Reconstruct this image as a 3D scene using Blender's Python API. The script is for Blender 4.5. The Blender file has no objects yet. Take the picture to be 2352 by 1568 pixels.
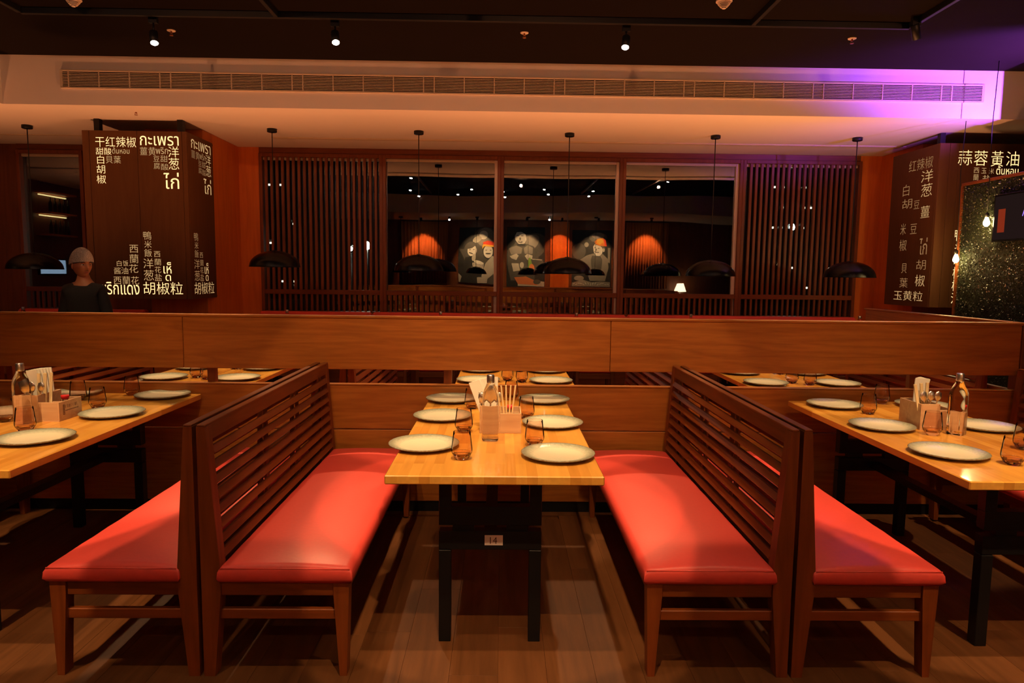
import bpy, bmesh, math, random
from mathutils import Vector, Matrix, Euler
random.seed(7)
R = math.radians
sc = bpy.context.scene
C = sc.collection

# ---------------------------------------------------------------- camera
CAM_H = 1.55
a = Vector((-23.0, 155.0, -1568.0)).normalized()
zc = Vector((1.0, -0.0118, 0.0)).cross(a).normalized()
xc = a.cross(zc)
cam = bpy.data.objects.new('camera', bpy.data.cameras.new('camera'))
C.objects.link(cam)
cam.data.lens = 24.0; cam.data.sensor_width = 36.0; cam.data.sensor_fit = 'HORIZONTAL'
cam.data.clip_start = 0.05; cam.data.clip_end = 300
cam.matrix_world = Matrix.Translation((0, 0, CAM_H)) @ Matrix((xc, a, zc)).to_4x4()
cam.data.dof.use_dof = False
sc.camera = cam

# ---------------------------------------------------------------- world, exposure
w = bpy.data.worlds.new('night'); sc.world = w; w.use_nodes = True
w.node_tree.nodes['Background'].inputs[0].default_value = (0.02, 0.03, 0.06, 1)
w.node_tree.nodes['Background'].inputs[1].default_value = 0.004
sc.view_settings.view_transform = 'Standard'; sc.view_settings.look = 'None'
sc.view_settings.gamma = 1.0; sc.view_settings.use_curve_mapping = False
sc.view_settings.exposure = 0.9
WARM = (1.0, 0.60, 0.28)
AMBER = (1.0, 0.34, 0.12)
SPOT_W = 98.0
UP_FILL_W = 95.0

# ---------------------------------------------------------------- materials
MATS = {}
def newmat(name):
    m = bpy.data.materials.new(name); m.use_nodes = True
    nt = m.node_tree; nt.nodes.clear()
    out = nt.nodes.new('ShaderNodeOutputMaterial')
    MATS[name] = m
    return m, nt, out
def N(nt, t, **kw):
    n = nt.nodes.new(t)
    for k, v in kw.items():
        if k in n.inputs: n.inputs[k].default_value = v
        else: setattr(n, k, v)
    return n
def c4(c): return (c[0], c[1], c[2], 1.0)
def plain(name, col, rough=0.5, metal=0.0, noise=0.0, nscale=40, bump=0.0, spec=0.5, coat=0.0):
    m, nt, out = newmat(name)
    b = N(nt, 'ShaderNodeBsdfPrincipled')
    b.inputs['Base Color'].default_value = c4(col); b.inputs['Roughness'].default_value = rough
    b.inputs['Metallic'].default_value = metal; b.inputs['Specular IOR Level'].default_value = spec
    b.inputs['Coat Weight'].default_value = coat
    tc = N(nt, 'ShaderNodeTexCoord')
    if noise or bump:
        n = N(nt, 'ShaderNodeTexNoise'); n.inputs['Scale'].default_value = nscale; n.inputs['Detail'].default_value = 4
        nt.links.new(tc.outputs['Object'], n.inputs['Vector'])
        if noise:
            mx = N(nt, 'ShaderNodeMix', data_type='RGBA'); mx.inputs[6].default_value = c4([x*(1-noise) for x in col]); mx.inputs[7].default_value = c4([min(1, x*(1+noise)) for x in col])
            nt.links.new(n.outputs['Fac'], mx.inputs[0]); nt.links.new(mx.outputs[2], b.inputs['Base Color'])
        if bump:
            bp = N(nt, 'ShaderNodeBump'); bp.inputs['Strength'].default_value = bump; bp.inputs['Distance'].default_value = 0.002
            nt.links.new(n.outputs['Fac'], bp.inputs['Height']); nt.links.new(bp.outputs[0], b.inputs['Normal'])
    nt.links.new(b.outputs[0], out.inputs[0])
    return m
def wood(name, dark, light, axis='X', rough=0.42, scale=1.0, coat=0.0, rand=0.12, spec=0.4):
    m, nt, out = newmat(name)
    b = N(nt, 'ShaderNodeBsdfPrincipled'); b.inputs['Roughness'].default_value = rough
    b.inputs['Coat Weight'].default_value = coat; b.inputs['Coat Roughness'].default_value = 0.12
    b.inputs['Specular IOR Level'].default_value = spec
    tc = N(nt, 'ShaderNodeTexCoord'); mp = N(nt, 'ShaderNodeMapping')
    s = [14.0*scale]*3; s['XYZ'.index(axis)] = 1.1*scale
    mp.inputs['Scale'].default_value = s
    oi = N(nt, 'ShaderNodeObjectInfo')
    ad = N(nt, 'ShaderNodeVectorMath', operation='SCALE'); cb = N(nt, 'ShaderNodeCombineXYZ')
    for i in range(3): nt.links.new(oi.outputs['Random'], cb.inputs[i])
    nt.links.new(cb.outputs[0], ad.inputs[0]); ad.inputs['Scale'].default_value = 17.0
    ad2 = N(nt, 'ShaderNodeVectorMath', operation='ADD')
    nt.links.new(tc.outputs['Object'], ad2.inputs[0]); nt.links.new(ad.outputs[0], ad2.inputs[1])
    nt.links.new(ad2.outputs[0], mp.inputs['Vector'])
    n1 = N(nt, 'ShaderNodeTexNoise'); n1.inputs['Scale'].default_value = 0.55; n1.inputs['Detail'].default_value = 2; n1.inputs['Distortion'].default_value = 0.6
    nt.links.new(mp.outputs[0], n1.inputs['Vector'])
    mul = N(nt, 'ShaderNodeMath', operation='MULTIPLY'); mul.inputs[1].default_value = 9.0
    fr = N(nt, 'ShaderNodeMath', operation='PINGPONG'); fr.inputs[1].default_value = 1.0
    nt.links.new(n1.outputs['Fac'], mul.inputs[0]); nt.links.new(mul.outputs[0], fr.inputs[0])
    n2 = N(nt, 'ShaderNodeTexNoise'); n2.inputs['Scale'].default_value = 3.2; n2.inputs['Detail'].default_value = 6; n2.inputs['Roughness'].default_value = 0.65
    nt.links.new(mp.outputs[0], n2.inputs['Vector'])
    mixf = N(nt, 'ShaderNodeMix', data_type='FLOAT'); mixf.inputs[0].default_value = 0.72
    nt.links.new(fr.outputs[0], mixf.inputs[2]); nt.links.new(n2.outputs['Fac'], mixf.inputs[3])
    rp = N(nt, 'ShaderNodeValToRGB'); rp.color_ramp.elements[0].position = 0.22; rp.color_ramp.elements[1].position = 0.72
    rp.color_ramp.elements[0].color = c4(dark); rp.color_ramp.elements[1].color = c4(light)
    nt.links.new(mixf.outputs[0], rp.inputs[0])
    hs = N(nt, 'ShaderNodeHueSaturation')
    mr = N(nt, 'ShaderNodeMapRange'); mr.inputs[3].default_value = 1-rand; mr.inputs[4].default_value = 1+rand
    nt.links.new(oi.outputs['Random'], mr.inputs[0]); nt.links.new(mr.outputs[0], hs.inputs['Value'])
    nt.links.new(rp.outputs[0], hs.inputs['Color']); nt.links.new(hs.outputs[0], b.inputs['Base Color'])
    bp = N(nt, 'ShaderNodeBump'); bp.inputs['Strength'].default_value = 0.12; bp.inputs['Distance'].default_value = 0.001
    nt.links.new(n2.outputs['Fac'], bp.inputs['Height']); nt.links.new(bp.outputs[0], b.inputs['Normal'])
    nt.links.new(b.outputs[0], out.inputs[0])
    return m
def emis(name, col, s):
    m, nt, out = newmat(name)
    e = N(nt, 'ShaderNodeEmission'); e.inputs[0].default_value = c4(col); e.inputs[1].default_value = s
    nt.links.new(e.outputs[0], out.inputs[0]); return m
def thin_glass(name, tint, refl=1.45, base=0.0, rough=0.0, wave=0.0):
    m, nt, out = newmat(name)
    t = N(nt, 'ShaderNodeBsdfTransparent'); t.inputs[0].default_value = c4(tint)
    g = N(nt, 'ShaderNodeBsdfGlossy'); g.inputs['Roughness'].default_value = rough
    f = N(nt, 'ShaderNodeFresnel'); f.inputs[0].default_value = refl
    mx = N(nt, 'ShaderNodeMixShader')
    if base:
        ad = N(nt, 'ShaderNodeMath', operation='ADD', use_clamp=True); ad.inputs[1].default_value = base
        nt.links.new(f.outputs[0], ad.inputs[0]); nt.links.new(ad.outputs[0], mx.inputs[0])
    else: nt.links.new(f.outputs[0], mx.inputs[0])
    if wave:
        tc = N(nt, 'ShaderNodeTexCoord'); n = N(nt, 'ShaderNodeTexNoise'); n.inputs['Scale'].default_value = 0.9; n.inputs['Detail'].default_value = 0
        bp = N(nt, 'ShaderNodeBump'); bp.inputs['Strength'].default_value = 1.0; bp.inputs['Distance'].default_value = wave
        nt.links.new(tc.outputs['Object'], n.inputs['Vector']); nt.links.new(n.outputs['Fac'], bp.inputs['Height']); nt.links.new(bp.outputs[0], g.inputs['Normal'])
    nt.links.new(t.outputs[0], mx.inputs[1]); nt.links.new(g.outputs[0], mx.inputs[2]); nt.links.new(mx.outputs[0], out.inputs[0])
    return m
def solid_glass(name, tint, ior=1.4, rough=0.0):
    m, nt, out = newmat(name)
    b = N(nt, 'ShaderNodeBsdfPrincipled'); b.inputs['Base Color'].default_value = c4(tint); b.inputs['Roughness'].default_value = rough
    b.inputs['Transmission Weight'].default_value = 1.0; b.inputs['IOR'].default_value = ior
    nt.links.new(b.outputs[0], out.inputs[0]); return m

BD, BL = (0.16, 0.034, 0.006), (0.26, 0.062, 0.011)
for ax in 'XYZ':
    wood('bench_wood_'+ax, BD, BL, ax, 0.42, 1.2, spec=0.35)
    wood('board_wood_'+ax, (0.32, 0.096, 0.014), (0.50, 0.170, 0.029), ax, 0.38, 1.4, rand=0.05)
    wood('orange_wood_'+ax, (0.60, 0.140, 0.012), (0.74, 0.200, 0.022), ax, 0.45, 0.7, rand=0.03)
    wood('frame_wood_'+ax, (0.15, 0.036, 0.008), (0.22, 0.058, 0.013), ax, 0.4, 1.0)
wood('sign_wood', (0.100, 0.040, 0.014), (0.125, 0.052, 0.018), 'Z', 0.55, 0.8, rand=0.02, spec=0.2)
wood('floor_wood', (0.095, 0.034, 0.010), (0.160, 0.060, 0.019), 'Y', 0.55, 0.8, rand=0.07, spec=0.2)
wood('box_wood', (0.50, 0.28, 0.14), (0.62, 0.38, 0.20), 'X', 0.6, 1.4, rand=0.05)
wood('wall_wood', (0.13, 0.036, 0.010), (0.19, 0.056, 0.015), 'Z', 0.5, 0.8)
plain('red_leather', (0.80, 0.080, 0.062), 0.40, noise=0.05, nscale=60, bump=0.25, spec=0.5)
plain('black_metal', (0.008, 0.008, 0.009), 0.45, spec=0.3)
plain('black_gloss', (0.004, 0.0035, 0.004), 0.16, noise=0.1, bump=0.5, nscale=160, spec=0.22)
plain('shade_inside', (0.75, 0.50, 0.12), 0.5)
plain('paint_white', (0.78, 0.70, 0.62), 0.8, noise=0.02, nscale=8)
plain('paint_dark', (0.011, 0.0075, 0.006), 0.9, noise=0.05, nscale=5, spec=0.04)
plain('vent_paint', (0.62, 0.50, 0.36), 0.6)
plain('dark_void', (0.012, 0.008, 0.008), 0.8)
plain('napkin_paper', (0.85, 0.80, 0.68), 0.8)
plain('label_paper', (0.80, 0.66, 0.58), 0.8)
plain('ink', (0.10, 0.035, 0.02), 0.7)
plain('chopstick_wood', (0.80, 0.62, 0.34), 0.6, noise=0.05, nscale=20)
plain('steel', (0.70, 0.66, 0.64), 0.30, metal=1.0)
plain('red_plastic', (0.80, 0.03, 0.03), 0.3)
plain('soy', (0.008, 0.004, 0.003), 0.1)
plain('skin', (0.42, 0.17, 0.08), 0.5, noise=0.06, nscale=30)
plain('lips', (0.36, 0.10, 0.07), 0.5)
plain('hair_black', (0.012, 0.009, 0.008), 0.6)
plain('eye_white', (0.6, 0.55, 0.5), 0.3)
plain('black_cloth', (0.010, 0.010, 0.011), 0.85, noise=0.15, nscale=30, bump=0.3)
plain('dark_cloth', (0.02, 0.02, 0.028), 0.9)
plain('detector_white', (0.75, 0.62, 0.50), 0.5)
plain('metal_trim', (0.70, 0.58, 0.50), 0.3, metal=0.0)
plain('copper', (0.5, 0.2, 0.1), 0.3, metal=1.0)
plain('moss_base', (0.012, 0.018, 0.006), 0.9)
plain('moss_leaf', (0.020, 0.026, 0.006), 0.34, noise=0.6, nscale=9, spec=0.45)
plain('concrete_night', (0.02, 0.02, 0.025), 0.9)
plain('curtain_orange', (0.42, 0.13, 0.025), 0.8)
plain('bar_bottle_dark', (0.03, 0.012, 0.006), 0.15)
emis('lens_on', (1.0, 0.95, 0.80), 60)
emis('letter_bright', (1.0, 0.66, 0.28), 0.8)
emis('letter_mid', (1.0, 0.60, 0.25), 0.32)
emis('letter_dim', (1.0, 0.50, 0.20), 0.16)
emis('bulb_glow', (1.0, 0.72, 0.30), 45)
emis('bulb_warm', (1.0, 0.60, 0.25), 12)
emis('screen_blue', (0.35, 0.5, 0.7), 1.0)
emis('screen_dark', (0.10, 0.05, 0.045), 0.08)
emis('screen_purple', (0.35, 0.20, 1.0), 0.8)
emis('screen_red', (0.55, 0.06, 0.02), 0.22)
emis('lampshade_lit', (1.0, 0.70, 0.40), 5)
emis('street_light', (0.95, 1.0, 0.85), 60)
emis('city_window', (1.0, 0.85, 0.6), 2.5)
emis('shelf_light', (1.0, 0.75, 0.30), 2.0)
thin_glass('tumbler_glass', (0.97, 0.90, 0.87), 1.09, 0.035)
thin_glass('bulb_glass', (1, 0.9, 0.7), 1.45)
solid_glass('tumbler_base', (0.95, 0.80, 0.72), 1.18)
solid_glass('bottle_glass', (0.97, 0.94, 0.90), 1.28)
thin_glass('pane_glass', (0.80, 0.82, 0.80), 1.5, 0.14, 0.0, 0.004)
thin_glass('small_glass', (0.9, 0.85, 0.8), 1.5, 0.1)

# glazed plate: cream centre, speckled grey green rim, brown edge (radius in object space)
def plate_mat():
    m, nt, out = newmat('plate_glaze')
    b = N(nt, 'ShaderNodeBsdfPrincipled'); b.inputs['Roughness'].default_value = 0.22
    tc = N(nt, 'ShaderNodeTexCoord'); sp = N(nt, 'ShaderNodeSeparateXYZ'); nt.links.new(tc.outputs['Object'], sp.inputs[0])
    cb = N(nt, 'ShaderNodeCombineXYZ'); nt.links.new(sp.outputs[0], cb.inputs[0]); nt.links.new(sp.outputs[1], cb.inputs[1])
    ln = N(nt, 'ShaderNodeVectorMath', operation='LENGTH'); nt.links.new(cb.outputs[0], ln.inputs[0])
    n = N(nt, 'ShaderNodeTexNoise'); n.inputs['Scale'].default_value = 90; n.inputs['Detail'].default_value = 5
    nt.links.new(tc.outputs['Object'], n.inputs['Vector'])
    ma = N(nt, 'ShaderNodeMath', operation='MULTIPLY_ADD'); ma.inputs[1].default_value = 0.030; ma.inputs[2].default_value = -0.015
    nt.links.new(n.outputs['Fac'], ma.inputs[0])
    ad = N(nt, 'ShaderNodeMath', operation='ADD'); nt.links.new(ln.outputs['Value'], ad.inputs[0]); nt.links.new(ma.outputs[0], ad.inputs[1])
    dv = N(nt, 'ShaderNodeMath', operation='DIVIDE'); dv.inputs[1].default_value = 0.165; nt.links.new(ad.outputs[0], dv.inputs[0])
    rp = N(nt, 'ShaderNodeValToRGB'); cr = rp.color_ramp
    cr.elements[0].position = 0.0; cr.elements[0].color = (0.86, 0.79, 0.58, 1)
    cr.elements[1].position = 0.62; cr.elements[1].color = (0.82, 0.76, 0.55, 1)
    for p, c in ((0.74, (0.58, 0.58, 0.42, 1)), (0.86, (0.36, 0.38, 0.27, 1)), (0.93, (0.28, 0.28, 0.20, 1)), (0.99, (0.20, 0.13, 0.08, 1))):
        e = cr.elements.new(p); e.color = c
    nt.links.new(dv.outputs[0], rp.inputs[0]); nt.links.new(rp.outputs[0], b.inputs['Base Color'])
    bp = N(nt, 'ShaderNodeBump'); bp.inputs['Strength'].default_value = 0.25; bp.inputs['Distance'].default_value = 0.002
    nt.links.new(n.outputs['Fac'], bp.inputs['Height']); nt.links.new(bp.outputs[0], b.inputs['Normal'])
    nt.links.new(b.outputs[0], out.inputs[0])
plate_mat()
# lacquered butcher block: staves of slightly different golden tone running along Y
def block_mat():
    m, nt, out = newmat('table_wood')
    b = N(nt, 'ShaderNodeBsdfPrincipled'); b.inputs['Roughness'].default_value = 0.22; b.inputs['Coat Weight'].default_value = 0.4; b.inputs['Coat Roughness'].default_value = 0.06
    tc = N(nt, 'ShaderNodeTexCoord'); mp = N(nt, 'ShaderNodeMapping'); mp.inputs['Rotation'].default_value = (0, 0, R(90))
    nt.links.new(tc.outputs['Object'], mp.inputs[0])
    br = N(nt, 'ShaderNodeTexBrick'); br.inputs['Scale'].default_value = 1.0; br.inputs['Brick Width'].default_value = 0.34; br.inputs['Row Height'].default_value = 0.042
    br.inputs['Mortar Size'].default_value = 0.0; br.inputs['Bias'].default_value = 0.0
    br.inputs['Color1'].default_value = (0.66, 0.28, 0.040, 1); br.inputs['Color2'].default_value = (0.86, 0.43, 0.075, 1)
    nt.links.new(mp.outputs[0], br.inputs['Vector'])
    m2 = N(nt, 'ShaderNodeMapping'); m2.inputs['Scale'].default_value = (34, 3, 34); nt.links.new(tc.outputs['Object'], m2.inputs[0])
    n = N(nt, 'ShaderNodeTexNoise'); n.inputs['Scale'].default_value = 1.0; n.inputs['Detail'].default_value = 5; nt.links.new(m2.outputs[0], n.inputs['Vector'])
    mr = N(nt, 'ShaderNodeMapRange'); mr.inputs[3].default_value = 0.78; mr.inputs[4].default_value = 1.2; nt.links.new(n.outputs['Fac'], mr.inputs[0])
    hs = N(nt, 'ShaderNodeHueSaturation'); nt.links.new(mr.outputs[0], hs.inputs['Value']); nt.links.new(br.outputs['Color'], hs.inputs['Color'])
    nt.links.new(hs.outputs[0], b.inputs['Base Color']); nt.links.new(b.outputs[0], out.inputs[0])
block_mat()
# hair net: fine pale mesh of threads
def net_mat():
    m, nt, out = newmat('hair_net')
    t = N(nt, 'ShaderNodeBsdfTransparent'); d = N(nt, 'ShaderNodeBsdfDiffuse'); d.inputs[0].default_value = (0.75, 0.68, 0.6, 1)
    tc = N(nt, 'ShaderNodeTexCoord'); v = N(nt, 'ShaderNodeTexVoronoi', feature='DISTANCE_TO_EDGE'); v.inputs['Scale'].default_value = 60
    nt.links.new(tc.outputs['Object'], v.inputs['Vector'])
    mr = N(nt, 'ShaderNodeMapRange'); mr.inputs[1].default_value = 0.0; mr.inputs[2].default_value = 0.10; mr.inputs[3].default_value = 0.70; mr.inputs[4].default_value = 0.42
    nt.links.new(v.outputs[0], mr.inputs[0]); mx = N(nt, 'ShaderNodeMixShader'); nt.links.new(mr.outputs[0], mx.inputs[0])
    nt.links.new(t.outputs[0], mx.inputs[1]); nt.links.new(d.outputs[0], mx.inputs[2]); nt.links.new(mx.outputs[0], out.inputs[0])
net_mat()

# ---------------------------------------------------------------- mesh helpers
class MB:
    def __init__(s): s.v = []; s.f = []; s.m = []; s.smooth = []
    def add(s, vs, fs, mi=0, sm=False):
        o = len(s.v); s.v += [tuple(p) for p in vs]
        for f in fs: s.f.append([i+o for i in f]); s.m.append(mi); s.smooth.append(sm)
        return s
    def box(s, x0, x1, y0, y1, z0, z1, b=0.0, mi=0):
        c = ((x0+x1)/2, (y0+y1)/2, (z0+z1)/2); h = (abs(x1-x0)/2, abs(y1-y0)/2, abs(z1-z0)/2)
        return s.obox(c, h, None, b, mi)
    def obox(s, c, h, rot=None, b=0.0, mi=0):
        M = rot.to_matrix() if isinstance(rot, Euler) else (rot if rot is not None else None)
        def T(p):
            p = Vector(p)
            if M is not None: p = M @ p
            return (p.x+c[0], p.y+c[1], p.z+c[2])
        if b <= 0:
            vs = [T((sx*h[0], sy*h[1], sz*h[2])) for sx in (-1, 1) for sy in (-1, 1) for sz in (-1, 1)]
            fs = [(0, 1, 3, 2), (4, 6, 7, 5), (0, 4, 5, 1), (2, 3, 7, 6), (0, 2, 6, 4), (1, 5, 7, 3)]
            return s.add(vs, fs, mi)
        b = min(b, min(h)*0.95); vs = []; ix = {}
        for sx in (-1, 1):
            for sy in (-1, 1):
                for sz in (-1, 1):
                    for k in range(3):
                        q = [sx*h[0], sy*h[1], sz*h[2]]
                        for j in range(3):
                            if j != k: q[j] -= (sx, sy, sz)[j]*b
                        ix[(sx, sy, sz, k)] = len(vs); vs.append(T(q))
        fs = []
        for k in range(3):
            i, j = [n for n in range(3) if n != k]
            for sg in (-1, 1):
                loop = []
                for (p, q) in ((-1, -1), (1, -1), (1, 1), (-1, 1)):
                    t = [0, 0, 0]; t[k] = sg; t[i] = p; t[j] = q
                    loop.append(ix[(*t, k)])
                fs.append(loop)
            for p in (-1, 1):
                for q in (-1, 1):
                    lo = [0, 0, 0]; hi = [0, 0, 0]; lo[k] = -1; hi[k] = 1
                    for t in (lo, hi): t[i] = p; t[j] = q
                    fs.append([ix[(*lo, i)], ix[(*hi, i)], ix[(*hi, j)], ix[(*lo, j)]])
        for sx in (-1, 1):
            for sy in (-1, 1):
                for sz in (-1, 1): fs.append([ix[(sx, sy, sz, k)] for k in range(3)])
        return s.add(vs, fs, mi)
    def prism(s, poly, axis, lo, hi, mi=0):
        # poly: list of 2D points in the plane of the other two axes (in order), extruded along axis
        n = len(poly); vs = []
        for t in (lo, hi):
            for (p, q) in poly:
                vs.append({'X': (t, p, q), 'Y': (p, t, q), 'Z': (p, q, t)}[axis])
        fs = [list(range(n)), list(range(2*n-1, n-1, -1))] + [[i, (i+1) % n, n+(i+1) % n, n+i] for i in range(n)]
        return s.add(vs, fs, mi)
    def lathe(s, prof, c=(0, 0, 0), seg=32, mi=0, rot=None, closed=False, sm=True, scale=(1, 1)):
        vs = []; fs = []; M = rot.to_matrix() if rot else None
        for (r, z) in prof:
            for k in range(seg):
                a_ = 2*math.pi*k/seg; p = Vector((r*math.cos(a_)*scale[0], r*math.sin(a_)*scale[1], z))
                if M: p = M @ p
                vs.append((p.x+c[0], p.y+c[1], p.z+c[2]))
        n = len(prof)
        rng = range(n) if closed else range(n-1)
        for i in rng:
            j = (i+1) % n
            for k in range(seg):
                k2 = (k+1) % seg
                fs.append([i*seg+k, i*seg+k2, j*seg+k2, j*seg+k])
        if not closed:
            if prof[0][0] > 1e-6: fs.append([k for k in range(seg)][::-1])
            if prof[-1][0] > 1e-6: fs.append([(n-1)*seg+k for k in range(seg)])
        return s.add(vs, fs, mi, sm)
    def tube(s, pts, r, seg=8, mi=0):
        vs = []; fs = []; n = len(pts); P = [Vector(p) for p in pts]
        rr = r if isinstance(r, (list, tuple)) else [r]*n
        for i, p in enumerate(P):
            d = (P[min(i+1, n-1)]-P[max(i-1, 0)]).normalized()
            u = d.orthogonal().normalized() if abs(d.z) > 0.95 else d.cross(Vector((0, 0, 1))).normalized()
            v_ = d.cross(u)
            for k in range(seg):
                t = 2*math.pi*k/seg; q = p+(u*math.cos(t)+v_*math.sin(t))*rr[i]; vs.append(tuple(q))
        for i in range(n-1):
            for k in range(seg): fs.append([i*seg+k, i*seg+(k+1) % seg, (i+1)*seg+(k+1) % seg, (i+1)*seg+k])
        fs.append(list(range(seg))[::-1]); fs.append([(n-1)*seg+k for k in range(seg)])
        return s.add(vs, fs, mi, True)
    def build(s, name, mats, parent=None, loc=None, fix=True, weld=False):
        me = bpy.data.meshes.new(name); me.from_pydata(s.v, [], s.f)
        if isinstance(mats, str): mats = [mats]
        for m in mats: me.materials.append(MATS[m])
        me.polygons.foreach_set('material_index', s.m); me.polygons.foreach_set('use_smooth', s.smooth)
        if fix:
            bm = bmesh.new(); bm.from_mesh(me)
            if weld: bmesh.ops.remove_doubles(bm, verts=bm.verts, dist=1e-5)
            bmesh.ops.recalc_face_normals(bm, faces=bm.faces); bm.to_mesh(me); bm.free()
        me.update()
        o = bpy.data.objects.new(name, me); C.objects.link(o)
        if parent is not None: o.parent = parent
        if loc is not None: o.location = loc
        return o
def thing(name, label, cat, loc=(0, 0, 0), group=None, rotz=0):
    o = bpy.data.objects.new(name, None); C.objects.link(o); o.location = loc; o.rotation_euler = (0, 0, rotz)
    o.empty_display_size = 0.05
    return tag(o, label, cat, group)
def tag(o, label=None, cat=None, group=None, kind=None):
    if label: o['label'] = label
    if cat: o['category'] = cat
    if group: o['group'] = group
    if kind: o['kind'] = kind
    return o
def struct(name, mb, mats, parent=None, label=None, loc=None):
    o = mb.build(name, mats, parent, loc)
    if parent is None: o['kind'] = 'structure'
    if label: o['label'] = label; o['category'] = name.split('_')[0] if parent is None else None
    return o
def sroot(name, label=None, loc=(0, 0, 0)):
    o = bpy.data.objects.new(name, None); C.objects.link(o); o.location = loc; o['kind'] = 'structure'; o.empty_display_size = 0.05
    if label: o['label'] = label; o['category'] = name.split('_')[0]
    return o
def setlab(o, label, cat):
    o['label'] = label; o['category'] = cat; return o
KIDS = {}
def dup(o, loc=None, label=None, rotz=None, parent=None):
    c = o.copy(); C.objects.link(c)
    if loc is not None: c.location = loc
    if rotz is not None: c.rotation_euler = (0, 0, rotz)
    if label: c['label'] = label
    if parent is not None: c.parent = parent
    for ch in list(o.children): dup(ch, parent=c)
    return c
# ================================================================ ROOM SHELL
ZL = 3.25      # low ceiling over the window row
ZH = 3.72      # dark ceiling
YB = 7.3       # face of the bulkhead
YW = 9.7       # window wall
XL, XR, YR = -9.0, 9.0, -2.8
fl = sroot('floor', 'brown wooden plank floor under all the booths')
b = MB().box(XL, XR, YR, YW+0.2, -0.12, -0.012)
sub = b.build('subfloor', 'floor_wood', fl)
# floor planks one by one where they can be told apart, joined beyond
pw, pl = 0.19, 1.22
proto = None
for i in range(-14, 15):
    off = random.random()*pl
    for j in range(0, 3):
        y0 = 1.5+off-pl+j*pl; y1 = y0+pl
        y0 = max(y0, 1.5); y1 = min(y1, 4.28)
        if y1-y0 < 0.12: continue
        q = MB().box(i*pw+0.0004, (i+1)*pw-0.0004, y0+0.0004, y1-0.0004, -0.012, 0.0, 0.0005)
        q.build('plank', 'floor_wood', fl)
rest = MB()
for (xa, xb, ya, yb) in ((XL, -14*pw, 1.5, 4.28), (15*pw, XR, 1.5, 4.28), (XL, XR, 4.28, YW), (XL, XR, YR, 1.5)):
    n = max(1, int((xb-xa)/pw)); 
    for i in range(n):
        w_ = (xb-xa)/n; x = xa+i*w_; off = random.random()*pl; y = ya
        while y < yb-0.01:
            e = min(yb, y+(pl if y > ya else pl*0.3+off*0.7)); rest.box(x+0.0004, x+w_-0.0004, y+0.0004, e-0.0004, -0.012, 0.0); y = e
ro = rest.build('far_planks', 'floor_wood', fl); ro['kind'] = 'stuff'

ce = struct('ceiling', MB().box(XL, XR, -0.02+0.3, YB+0.3, ZH, ZH+0.1), 'paint_dark'); setlab(ce, 'flat near-black ceiling above the track lights', 'ceiling')
cl = struct('ceiling_low', MB().box(XL, XR, YB+0.001, YW+0.3, ZL, ZL+0.05), 'paint_white'); setlab(cl, 'lower pale ceiling above the window row', 'ceiling')
cr = struct('ceiling_rear', MB().box(XL, XR, YR-0.2, 0.299, ZL, ZL+0.05), 'paint_white'); setlab(cr, 'pale low ceiling over the booths behind the camera', 'ceiling')
bf = struct('trim_1', MB().box(-5.15, XR, YB, YB+0.28, ZL-0.02, ZH), 'paint_white'); setlab(bf, 'long pale bulkhead face holding the air grille', 'trim')
b2 = struct('trim_2', MB().box(XL, -5.15, 2.5, YB+0.28, ZL-0.02, ZH), 'paint_white'); setlab(b2, 'pale bulkhead return at the far left of the ceiling', 'trim')
b3 = struct('trim_3', MB().box(XL, XR, 0.05, 0.3, ZL-0.02, ZH), 'paint_white'); setlab(b3, 'pale bulkhead face over the rear booths', 'trim')
s4 = struct('trim_4', MB().box(-2.95, 5.2, 9.0, 9.05, ZL-0.006, ZL).box(-2.95, 5.2, 8.94, 8.955, ZL-0.008, ZL), 'vent_paint'); setlab(s4, 'thin slot strip in the low ceiling before the windows', 'trim')
s5 = struct('trim_5', MB().box(-8.8, -4.95, 9.0, 9.05, ZL-0.006, ZL), 'vent_paint'); setlab(s5, 'thin slot strip in the low ceiling at far left', 'trim')
wl = struct('wall_left', MB().box(XL-0.1, XL, YR, YW, 0, ZH), 'wall_wood'); setlab(wl, 'dark wooden side wall left of the room', 'wall')
wr = struct('wall_right', MB().box(XR, XR+0.1, YR, YW, 0, ZH), 'wall_wood'); setlab(wr, 'dark wooden side wall right of the room', 'wall')
wb = struct('wall_rear', MB().box(XL, XR, YR-0.1, YR, 0, ZL), 'wall_wood'); setlab(wb, 'red-brown wall with posters behind the camera', 'wall')
# back wall: solid pieces around the windows
bw = sroot('wall_back', 'orange-brown wooden back wall around the windows')
MB().box(XL, -6.68, YW, YW+0.15, 0, ZL).build('wall_panel', 'wall_wood', bw)
MB().box(-5.78, -4.7, YW, YW+0.15, 0, ZL).build('wall_panel', 'wall_wood', bw)
MB().box(-4.7, -3.37, YW-0.02, YW+0.15, 0, ZL).build('wall_panel', 'orange_wood_Z', bw)
MB().box(5.0, 5.32, YW-0.02, YW+0.15, 0, ZL).build('wall_panel', 'orange_wood_Z', bw)
MB().box(5.32, XR, YW, YW+0.15, 0, ZL).build('wall_panel', 'wall_wood', bw)
MB().box(-3.37, 5.0, YW, YW+0.15, 0, 0.95).build('sill_wall', 'frame_wood_X', bw)
MB().box(-6.68, -5.78, YW, YW+0.15, 0, 0.95).build('sill_wall', 'frame_wood_X', bw)
MB().box(-3.37, 5.0, YW-0.03, YW+0.15, 3.17, ZL-0.001, 0.003).build('head_board', 'frame_wood_X', bw)
MB().box(-6.68, -5.78, YW-0.03, YW+0.15, 3.17, ZL-0.001, 0.003).build('head_board', 'frame_wood_X', bw)
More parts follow.
